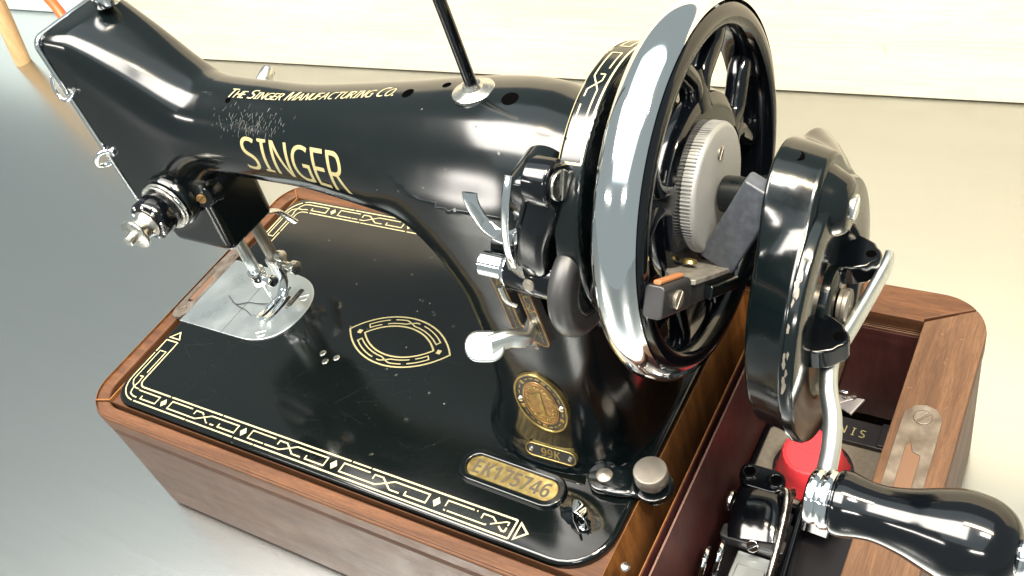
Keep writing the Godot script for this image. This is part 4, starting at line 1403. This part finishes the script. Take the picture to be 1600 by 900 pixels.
# ---------------------------------------------------------------- hand wheel
func hand_wheel(o: Node) -> void:
	var c := Vector3(328.5, SH.y + 0.6, SH.z)
	var f := xf(c, Vector3.RIGHT, Vector3.UP)
	var w := Node3D.new()
	w.name = "hand_wheel"
	o.add_child(w, true)
	var g := G.new()
	var prof := []
	for k in 25:
		var a := -PI / 2 + PI * k / 24.0
		prof.append(Vector2(60.4 + pow(maxf(cos(a), 0), 0.95) * 7.5, signf(sin(a)) * pow(absf(sin(a)), 0.94) * 8.4))
	prof.push_front(Vector2(57.0, -8.0))
	prof = prof.filter(func(q: Vector2) -> bool: return q.y < 7.2 or q.x > 63.6)
	lathe(g, f, prof, 120)
	commit("rim", g, M.chrome, w)
	g = G.new()
	lathe(g, f, [Vector2(57.2, -8.0), Vector2(55.4, -5.5), Vector2(54.6, -1), Vector2(54.8, 4), Vector2(56.0, 7.4), Vector2(57.6, 8.6), Vector2(60.5, 8.7), Vector2(62.0, 8.2), Vector2(63.2, 7.2)], 96)
	commit("inner_rim", g, M.gloss, w)
	# hub: a dished disc with five wishbone spokes
	g = G.new()
	lathe(g, f, [Vector2(0, -8.5), Vector2(20, -8.5), Vector2(21, -8), Vector2(22, -3.6), Vector2(31, -4.2), Vector2(34.2, -3.2), Vector2(35.4, 0), Vector2(34.2, 3.2), Vector2(31, 4.2), Vector2(26, 3.6), Vector2(23, 4.0), Vector2(22, 4.6), Vector2(0, 4.6)], 72)
	commit("hub", g, M.gloss, w)
	for k in 5:
		var a0 := deg_to_rad(-16.0 + 72.0 * k)
		g = G.new()
		var polar := func(r: float, a: float) -> Vector3: return c + Vector3(0, cos(a0 + deg_to_rad(a)), sin(a0 + deg_to_rad(a))) * r
		tube(g, cr([polar.call(30.0, 0.0), polar.call(37.0, 0.0), polar.call(43.5, 0.0)], 5), [7.4, 5.6, 4.4, 3.2], 18, 0.7, Vector3.RIGHT.cross(polar.call(1.0, 0.0) - c), 2.6)
		for s in [-1.0, 1.0]:
			tube(g, cr([polar.call(34.0, 4.0 * s), polar.call(40.0, 6.0 * s), polar.call(45.6, 12.0 * s), polar.call(51.0, 16.5 * s), polar.call(58.5, 18.0 * s)], 6), [3.8, 3.8, 3.6, 3.5, 4.2], 16, 1.0, Vector3.RIGHT, 2.4)
		commit("spoke", g, M.gloss, w)
	# stop motion nut
	g = G.new()
	lathe(g, xf(Vector3(330.6, SH.y + 3, SH.z), Vector3.RIGHT, Vector3.UP), [Vector2(12, 0), Vector2(22.0, 0), Vector2(22.6, 0.6), Vector2(22.6, 5.6), Vector2(22.0, 6.5), Vector2(21.0, 6.8), Vector2(0, 6.8)], 180, 0.02)
	for k in 110:
		var an := TAU * k / 110.0
		var q := Vector3(331.4, SH.y + 3 + cos(an) * 22.55, SH.z + sin(an) * 22.55)
		beam(g, q, q + Vector3(4.6, 0, 0), Vector3(0, cos(an), sin(an)), 0.6, 0.45, 0.2, 0.08)
	commit("stop_motion_nut", g, M.satin, w)
	screw(w, Vector3(337.4, SH.y + 15, SH.z - 4), Vector3.RIGHT, 2.4, 0.6, M.dull)

# ---------------------------------------------------------------- hand crank
func lobes(a: Vector2, r0: float, b: Vector2, r1: float) -> PackedVector2Array:        # outline round the shaft and the crank axle, in (y, z)
	var out := PackedVector2Array()
	var m := Vector2(104, -93)
	for k in 96:
		var d := Vector2.from_angle(TAU * k / 96.0)
		var t0 := 0.0
		var t1 := 140.0
		for j in 22:
			var t := (t0 + t1) / 2
			var p := m + d * t
			if smin(p.distance_to(a) - r0, p.distance_to(b) - r1, 8.0) < 0.0: t0 = t
			else: t1 = t
		out.push_back(m + d * t0)
	return out

func skin(g: G, loops: Array) -> void:      # loops of equal count, each an array of points; smooth along and across, both ends closed
	var c: int = loops[0].size()
	var first := g.v.size()
	for r in loops.size():
		for k in c:
			var du: Vector3 = loops[r][(k + 1) % c] - loops[r][(k - 1 + c) % c]
			var dv: Vector3 = loops[mini(r + 1, loops.size() - 1)][k] - loops[maxi(r - 1, 0)][k]
			g.vert(loops[r][k], du.cross(dv).normalized())
	for r in loops.size() - 1:
		for k in c:
			var a := first + r * c + k
			var b := first + r * c + (k + 1) % c
			g.quad(a, b, b + c, a + c)
	for e in [0, loops.size() - 1]:
		var mid := Vector3.ZERO
		for p in loops[e]: mid += p / c
		var n: Vector3 = (loops[e][1] - mid).cross(loops[e][0] - mid).normalized()
		var o: Vector3 = loops[0][0] - loops[-1][0] if e == 0 else loops[-1][0] - loops[0][0]
		if n.dot(o) < 0: n = -n
		var q := g.vert(mid, n)
		for p in loops[e]: g.vert(p, n)
		for k in c: g.tri(q, q + 1 + k, q + 1 + (k + 1) % c)

func crank(o: Node) -> void:
	# local x = y, local y = z, local z = x of the scene
	var f := Transform3D(Basis(Vector3.UP, Vector3.BACK, Vector3.RIGHT), Vector3.ZERO)
	var cr_ := Node3D.new()
	cr_.name = "hand_crank"
	o.add_child(cr_, true)
	var ax := Vector3(0, 92.5, -84.5)
	var g := G.new()
	var loops := []
	for q in [[358.4, 0.0, 1.6], [358.55, 0.0, 0.9], [358.9, 0.0, 0.35], [359.4, 0.02, 0.06], [360.0, 0.05, 0.0], [360.6, 0.09, 0.0], [365.0, 0.35, 0.0], [369.0, 0.65, 0.0], [371.8, 0.9, 0.0], [372.4, 0.94, 0.0], [372.9, 0.96, 0.05], [373.5, 0.98, 0.35], [373.9, 1.0, 0.9], [374.05, 1.0, 1.6]]:
		var u: float = q[1]
		var lp := []
		for p in lobes(Vector2(lerpf(131.5, 130.5, u), lerpf(-91, -94, u)), lerpf(22, 17.8, u) - q[2], Vector2(lerpf(88.5, 92, u), lerpf(-100, -86, u)), lerpf(54.6, 47.6, u) - q[2]): lp.append(Vector3(q[0], p.x, p.y))
		loops.append(lp)
	skin(g, loops)
	commit("gear_housing", g, M.lumpy, cr_)
	g = G.new()
	lathe(g, xf(Vector3(373.8, 91.4, -84.0), Vector3.RIGHT, Vector3.UP), [Vector2(47.2, 0), Vector2(47.2, 2.6), Vector2(46.4, 3.6), Vector2(44.5, 3.9), Vector2(32, 4.4), Vector2(30.4, 3.8), Vector2(29.4, 2.4), Vector2(28.6, 0.6), Vector2(0, 0.5)], 96)
	commit("gear_ring", g, M.black, cr_)
	g = G.new()
	lathe(g, xf(Vector3(374, SH.y + 2, SH.z - 1), Vector3.RIGHT, Vector3.UP), [Vector2(13, 0), Vector2(11.4, 2.6), Vector2(9.6, 6.0), Vector2(8.0, 7.4), Vector2(0, 7.6)], 40)
	commit("shaft_boss", g, M.black, cr_)
	screw(cr_, Vector3(381.2, SH.y + 2, SH.z - 1), Vector3.RIGHT, 4.2, 1.8, M.steel, "shaft_screw", 0.3)
	g = G.new()
	lathe(g, xf(Vector3(364.5, SH.y + 20.2, SH.z - 0.8), Vector3.UP), [Vector2(2.6, -0.6), Vector2(2.4, 0.34), Vector2(1.8, 0.2), Vector2(0, 0.1)], 16)
	commit("oil_hole", g, M.hole, cr_)
	var rng := RandomNumberGenerator.new()
	rng.seed = 4
	g = G.new()
	for k in 26:
		var an := deg_to_rad(rng.randf_range(28, 78)) if k < 18 else deg_to_rad(rng.randf_range(150, 200))
		var p := Vector3(374.6 + rng.randf_range(-0.5, 0.8), 91.4 + cos(an) * 47.3, -84.0 + sin(an) * 47.3)
		var first := g.v.size()
		var nn := Vector3(0.5, cos(an), sin(an)).normalized()
		var tg := Vector3(0, -sin(an), cos(an))
		g.vert(p + nn * 0.35, nn)
		for j in 7:
			var b := TAU * j / 7.0
			g.vert(p + tg * cos(b) * rng.randf_range(0.5, 2.2) + tg.cross(nn) * sin(b) * rng.randf_range(0.25, 0.7) + nn * 0.12, nn)
		for j in 7: g.tri(first, first + 1 + j, first + 1 + (j + 1) % 7)
	var wear := commit("bare_metal_chips", g, M.dull, cr_)
	wear.set_meta("kind", "stuff")
	# neck on the shaft, slanting strut and the lever that drives the wheel
	g = G.new()
	lathe(g, xf(Vector3(338.6, SH.y + 1, SH.z), Vector3.RIGHT, Vector3.UP), [Vector2(5, 0), Vector2(6.0, 0), Vector2(6.4, 0.8), Vector2(6.8, 9), Vector2(8.5, 15), Vector2(14, 21.5)], 40)
	commit("driver_collar", g, M.lumpy, cr_)
	g = G.new()
	beam(g, Vector3(358.2, 147.5, -80), Vector3(340.8, 115, -76), Vector3(0.05, 0.3, 1), 13.0, 7.0, 1.4, 0.8)
	commit("strut", g, M.blue_grey, cr_)
	var d0 := Vector3(341.6, 105, -79)
	var d1 := Vector3(340.2, 141, -29)
	var du := (d1 - d0).normalized()
	var dn := Vector3(0, 0.82, -0.57)
	dn = (dn - du * dn.dot(du)).normalized()
	g = G.new()
	beam(g, d0, d0.lerp(d1, 0.66), dn, 6.0, 9.0, 1.0, 0.6)
	commit("driver_lever", g, M.iron, cr_)
	g = G.new()
	beam(g, d0.lerp(d1, 0.664), d1, dn, 6.6, 10.5, 1.6, 0.6)
	commit("driver_pad", g, M.iron, cr_)
	g = G.new()
	beam(g, d0.lerp(d1, 0.06) + Vector3(4.4, 0, 0) - dn * 1.2, d0.lerp(d1, 0.46) + Vector3(4.4, 0, 0) - dn * 1.2, dn, 3.0, 4.6, 0.8, 0.5)
	commit("driver_rib", g, M.black, cr_)
	screw(cr_, d0.lerp(d1, 0.84) + Vector3(3.5, 0, 0), Vector3(1, 0, 0.03), 3.1, 0.9, M.dull, "screw", 0.4)
	g = G.new()
	var fl := PackedVector2Array()
	for q in [[4.4, 2.0], [4.6, 24.0], [4.2, 40.0], [-1.0, 44.0], [-8.0, 36.0], [-14.0, 20.0], [-13.0, 8.0], [-6.0, 1.0]]: fl.push_back(Vector2(q[0], q[1]))
	prism(g, Transform3D(Basis(du.cross(dn).normalized() * -1.0, du, (du.cross(dn) * -1.0).cross(du)), d0 + dn * 4.6), fl, 0, 1.8, 0.4)
	commit("driver_plate", g, M.worn, cr_)
	g = G.new()
	lathe(g, xf(d0.lerp(d1, 0.36) + dn * 6.3 + Vector3(-5.5, 0, 0), dn), [Vector2(2.6, 0), Vector2(2.2, 1.0), Vector2(0, 1.5)], 16)
	commit("rivet", g, M.brass, cr_)
	g = G.new()
	beam(g, d0.lerp(d1, 0.70) + dn * 5.9, d0.lerp(d1, 0.98) + dn * 5.9, dn, 2.6, 1.4, 0.6, 0.3)
	commit("leather_strip", g, mat(lin(0.22, 0.085, 0.03), 0.7), cr_)
	# bar from the housing to the pillar, low behind the wheel
	g = G.new()
	tube(g, cr([Vector3(300, 55, -128), Vector3(325, 50, -136), Vector3(345, 54, -132), Vector3(359, 62, -124)], 5), 8.0, 18)
	commit("mounting_arm", g, M.black, cr_)
	# axle in the middle of the ring
	g = G.new()
	lathe(g, xf(Vector3(374.3, ax.y + 2, ax.z), Vector3.RIGHT, Vector3.UP), [Vector2(13.5, 0), Vector2(13.0, 3), Vector2(10.5, 4.2), Vector2(0, 4.4)], 36)
	commit("axle_hub", g, M.black, cr_)
	screw(cr_, Vector3(379.8, ax.y + 2, ax.z), Vector3.RIGHT, 6.2, 2.6, M.dull, "axle_screw", 1.2)
	# two lugs that hold the folding crank arm
	for q in [[Vector3(376.5, ax.y + 2.5, ax.z - 22), 1.0], [Vector3(376.5, ax.y + 2.5, ax.z + 18.5), 1.0]]:
		g = G.new()
		var b: Vector3 = q[0]
		var pr := PackedVector2Array()
		for v in [Vector2(-3, -9), Vector2(3, -8.6), Vector2(7.5, -6)]: pr.push_back(v)
		for k in 7:
			var an := -PI / 3 + PI * 2 / 3 * k / 6.0
			pr.push_back(Vector2(6.4 + cos(an) * 4.6, sin(an) * 4.6))
		for v in [Vector2(7.5, 6), Vector2(3, 8.6), Vector2(-3, 9)]: pr.push_back(v)
		prism(g, Transform3D(Basis(Vector3.RIGHT, Vector3.FORWARD, Vector3.UP), b), pr, -4.4, 4.4, 1.0)
		commit("lug", g, M.gloss, cr_)
		g = G.new()
		lathe(g, xf(b + Vector3(7.4, 4.2, 0)), [Vector2(1.9, 0), Vector2(1.8, 0.3), Vector2(0, 0.35)], 14)
		commit("lug_pin", g, M.hole, cr_)
	# flat crank arm bent out to the handle
	g = G.new()
	tube(g, cr([Vector3(388.6, 92.5, -113), Vector3(388.4, 92, -108), Vector3(386.6, 90, -97), Vector3(384.2, 88.5, -82), Vector3(382.4, 87.5, -72)], 6), [4.0, 5.4, 5.4, 5.2, 4.6], 18, 0.42, Vector3.UP, 3.4)
	tube(g, cr([Vector3(382.0, 87.6, -77), Vector3(381.2, 87, -66), Vector3(383.2, 84.6, -56), Vector3(387.0, 81.0, -47), Vector3(389.2, 79.0, -38), Vector3(390.3, 78, -29), Vector3(390.8, 77.4, -21)], 6), [3.0, 2.9, 2.8, 2.7, 2.7, 2.8, 3.2], 16, 1.0, Vector3.RIGHT)
	commit("crank_arm", g, M.steel, cr_)
	var hz := Vector3(0, 77.0, -19)
	g = G.new()
	lathe(g, xf(Vector3(387.2, hz.y, hz.z), Vector3.RIGHT, Vector3.UP), [Vector2(0, 0), Vector2(7.2, 0.2), Vector2(8.6, 1.0), Vector2(9.0, 2.4), Vector2(8.6, 3.8), Vector2(8.2, 4.2), Vector2(8.2, 4.6), Vector2(9.2, 5.0), Vector2(9.6, 6.2), Vector2(9.4, 7.6), Vector2(8.8, 8.2), Vector2(0, 8.2)], 40)
	commit("handle_ferrule", g, M.chrome, cr_)
	g = G.new()
	var hp := cr([Vector2(9.4, 0.3), Vector2(10.2, 1.2), Vector2(10.3, 4), Vector2(9.2, 9), Vector2(8.9, 14), Vector2(10.2, 21), Vector2(12.4, 28), Vector2(14.0, 34), Vector2(14.3, 39), Vector2(13.2, 45), Vector2(10.4, 49.4), Vector2(7.0, 51.6), Vector2(4.6, 52.2)], 5)
	hp.push_front(Vector2(8.0, 0)); hp.append(Vector2(0, 52.3))
	lathe(g, xf(Vector3(395.4, hz.y, hz.z), Vector3.RIGHT, Vector3.UP), hp, 64)
	commit("handle", g, M.gloss, cr_)
	g = G.new()
	lathe(g, xf(Vector3(395.4 + 52, hz.y, hz.z), Vector3.RIGHT, Vector3.UP), [Vector2(6.2, 0), Vector2(6.4, 0.8), Vector2(5.6, 1.6), Vector2(6.6, 2.2), Vector2(6.4, 3.4), Vector2(4.0, 5.0), Vector2(0, 5.6)], 32)
	commit("handle_cap", g, M.chrome, cr_)

# ---------------------------------------------------------------- things in the compartment
func accessories() -> void:
	var up := Basis(Vector3.RIGHT, Vector3.FORWARD, Vector3.UP)
	# box with a card insert that has a round hole
	var o := thing("accessory_box", "open black accessory box with beige card insert around the red cap", "box")
	var g := G.new()
	box(g, Vector3(325.5, -79.7, -153), Vector3(386, -64.6, -96), 1.5, 0.6)
	commit("tray", g, M.dark_box, o)
	g = G.new()
	var f := Transform3D(up, Vector3(0, -64.2, 0))
	var outer := PackedVector2Array([Vector2(328, 97.5), Vector2(384.5, 97.5), Vector2(384.5, 138.2), Vector2(328, 138.2)])
	var c := Vector2(354.5, 118.6)
	ring(g, f, by_angle(outer, c, 64), by_angle(circle(19.0, 64, c), c, 64), 0, 1.0, 0.1)
	commit("card_insert", g, M.card, o)
	g = G.new()
	box(g, Vector3(327, -64.4, -152), Vector3(386.5, -60.2, -138), 1.0, 0.5)
	box(g, Vector3(379, -64.2, -152.5), Vector3(386.8, -58.6, -138.6), 1.0, 0.6)
	var fl := commit("flap", g, M.dark_box, o)
	g = G.new()
	flat_text(g, "N I S", 4.6, Transform3D(up.rotated(Vector3.UP, -0.05), Vector3(366.4, -60.1, -144.4)), 0.06)
	commit("lettering", g, M.gold, fl)
	g = G.new()
	beam(g, Vector3(327.0, -63.2, -138), Vector3(326.6, -62.6, -106), Vector3.UP, 2.4, 2.2, 0.3, 0.3)
	commit("tray_edge", g, M.gloss, o)
	# red cap in the hole
	var cap := thing("red_cap", "round red plastic cap set in the hole of the card", "cap")
	g = G.new()
	lathe(g, xf(Vector3(354.5, -66, -118.6)), [Vector2(18.4, 0), Vector2(18.0, 1.4), Vector2(17.2, 2.4), Vector2(15.2, 10), Vector2(14.0, 16.6), Vector2(13.4, 17.6), Vector2(12.4, 17.9), Vector2(11.8, 17.3), Vector2(0, 17.0)], 48, 0.03)
	commit("shell", g, M.red, cap)
	g = G.new()
	for k in 5:
		beam(g, Vector3(348.5, -49.0, -122.5 + k * 1.9), Vector3(358 - k * 1.2, -49.0, -122 + k * 1.9), Vector3.UP, 0.5, 0.5, 0.2, 0.1)
	commit("raised_marks", g, M.red, cap)
	# perforated grey strip and the levelling foot behind it
	o = thing("perforated_bracket", "small grey metal bracket with round holes lying behind the box", "bracket")
	g = G.new()
	for q in [[Vector3(345, -71, -166), Vector3(358, -68.5, -173.5)], [Vector3(357, -70.4, -163), Vector3(362, -68.4, -174.5)]]:
		beam(g, q[0], q[1], Vector3.UP, 9.5, 1.6, 0.8, 0.3)
	commit("plate", g, M.grey_metal, o)
	for p in [Vector3(352, -68.9, -172.4), Vector3(356, -68.1, -170), Vector3(360, -67.4, -171.2), Vector3(349, -69.3, -167)]:
		g = G.new()
		lathe(g, xf(p), [Vector2(1.5, 0), Vector2(1.3, 0.7), Vector2(0, 0.8)], 14)
		commit("rivet", g, M.nickel, o)
	o = thing("screw_foot", "chrome screw with a washer foot behind the black gear housing", "screw")
	g = G.new()
	lathe(g, xf(Vector3(354.5, -66, -183 + 6)), [Vector2(6.2, 0), Vector2(6.4, 0.8), Vector2(5.4, 2.0), Vector2(3.6, 2.6), Vector2(3.4, 9), Vector2(2.6, 9.8), Vector2(2.6, 26), Vector2(0, 26)], 30)
	commit("shaft", g, M.chrome, o)
	# black attachment with two holes and a fork lever
	o = thing("attachment_foot", "black and chrome sewing attachment with two holes at the front of the compartment", "sewing attachment")
	g = G.new()
	var af := Transform3D(up, Vector3(0, -40, 0))
	tube(g, cr([Vector3(342.2, -44, -85), Vector3(342.6, -42.4, -82), Vector3(343.6, -41.5, -76), Vector3(345.2, -42.5, -68), Vector3(346.4, -45, -62)], 5), [10.5, 11.6, 12.4, 12.6, 12.8], 26, 0.62, Vector3.RIGHT, 3.2)
	var bd := commit("body", g, M.gloss, o)
	g = G.new()
	prism(g, Transform3D(up, Vector3(341.4, -36.2, -89.0)), rrect(21, 12, 5.5, 6), -3.0, 1.0, 0.6)
	commit("hinge_plate", g, M.gloss, bd)
	for p in [Vector3(335.0, -34.8, -90.2), Vector3(347.6, -34.8, -89.6)]:
		g = G.new()
		lathe(g, xf(p), [Vector2(2.4, 0.25), Vector2(0, 0.25)], 20)
		commit("hole", g, M.hole, bd)
		g = G.new()
		ring(g, Transform3D(up, p), circle(4.2, 28), circle(2.3, 28), -3.0, 0.6, 0.4)
		commit("eyelet", g, M.gloss, bd)
	g = G.new()
	box(g, Vector3(331.6, -47, -64.5), Vector3(360.4, -40.5, -57.5), 1.5, 0.6)
	commit("front_rail", g, M.iron, o)
	screw(o, Vector3(347.3, -40.4, -57.4), Vector3(0.1, 0.7, 0.7), 2.7, 1.2, M.chrome, "rail_screw")
	g = G.new()
	tube(g, cr([Vector3(352.8, -39, -87.4), Vector3(354.6, -35.6, -85), Vector3(356.2, -36.5, -78), Vector3(357.6, -40, -62), Vector3(358.4, -43, -46), Vector3(359.5, -44, -30)], 6), 3.8, 12, 0.42, Vector3(0, 0.7, 0.7), 3.0)
	commit("fork_lever", g, M.nickel, o)
	g = G.new()
	beam(g, Vector3(361.0, -49, -84), Vector3(363.6, -52, -34), Vector3.UP, 3.0, 16, 1.2, 0.6)
	commit("side_plate", g, M.gloss, o)
	g = G.new()
	box(g, Vector3(340.5, -50, -56.5), Vector3(356.5, -46.2, -32), 0.8, 0.5)
	box(g, Vector3(343, -46.2, -49), Vector3(355.5, -43.6, -33), 0.8, 0.5)
	commit("clamp_plate", g, M.steel, o)
	for s in [0.0, 1.0]:
		g = G.new()
		lathe(g, xf(Vector3(335.0 - s * 5, -47.5, -50 + s * 5), Vector3(-1, 0.2, 0.1)), [Vector2(0, 0), Vector2(8.4, 0), Vector2(8.9, 0.6), Vector2(8.9, 1.8), Vector2(8.2, 2.4), Vector2(0, 2.6)], 30)
		commit("disc", g, M.chrome, o)
	g = G.new()
	lathe(g, xf(Vector3(331.2, -42, -77), Vector3(-1, 0.1, 0)), rod(5.0, 0, 2.2, 0.6), 24)
	commit("thumb_screw", g, M.nickel, o)
	# tray on the compartment floor
	o = thing("black_tray", "flat scratched black tray on the compartment floor under the attachment", "tray")
	g = G.new()
	box(g, Vector3(327, -79.8, -94.5), Vector3(389.5, -67, -6), 2.5, 1.0)
	commit("lid", g, M.dark_box, o)
	g = G.new()
	box(g, Vector3(330, -67.1, -90), Vector3(386.5, -65.6, -10), 4, 0.6)
	commit("raised_panel", g, M.dark_box, o)
	# black clip under the handle
	o = thing("black_clip", "flat black metal clip lying beside the attachment under the handle", "clip")
	g = G.new()
	tube(g, cr([Vector3(366, -62, -104), Vector3(365.5, -55, -96), Vector3(365, -53, -88), Vector3(364.6, -56, -81)], 5), 9.0, 16, 0.12, Vector3.RIGHT, 4.0)
	commit("plate", g, M.gloss, o)
	# loose thread on the slide plate
	g = G.new()
	tube(g, cr([Vector3(20, 1.2, -86), Vector3(27, 1.0, -82.5), Vector3(31, 1.0, -82), Vector3(37, 1.0, -85), Vector3(44, 1.0, -86), Vector3(54, 1.6, -88)], 6), 0.28, 6)
	tube(g, cr([Vector3(26, 1.0, -82.5), Vector3(33, 1.0, -80.5), Vector3(39, 1.0, -79.6), Vector3(46, 1.0, -77)], 6), 0.28, 6)
	tag(commit("thread_ends", g, mat(lin(0.02, 0.022, 0.03), 0.8)), "dark loose thread ends lying across the steel slide plate", "thread")
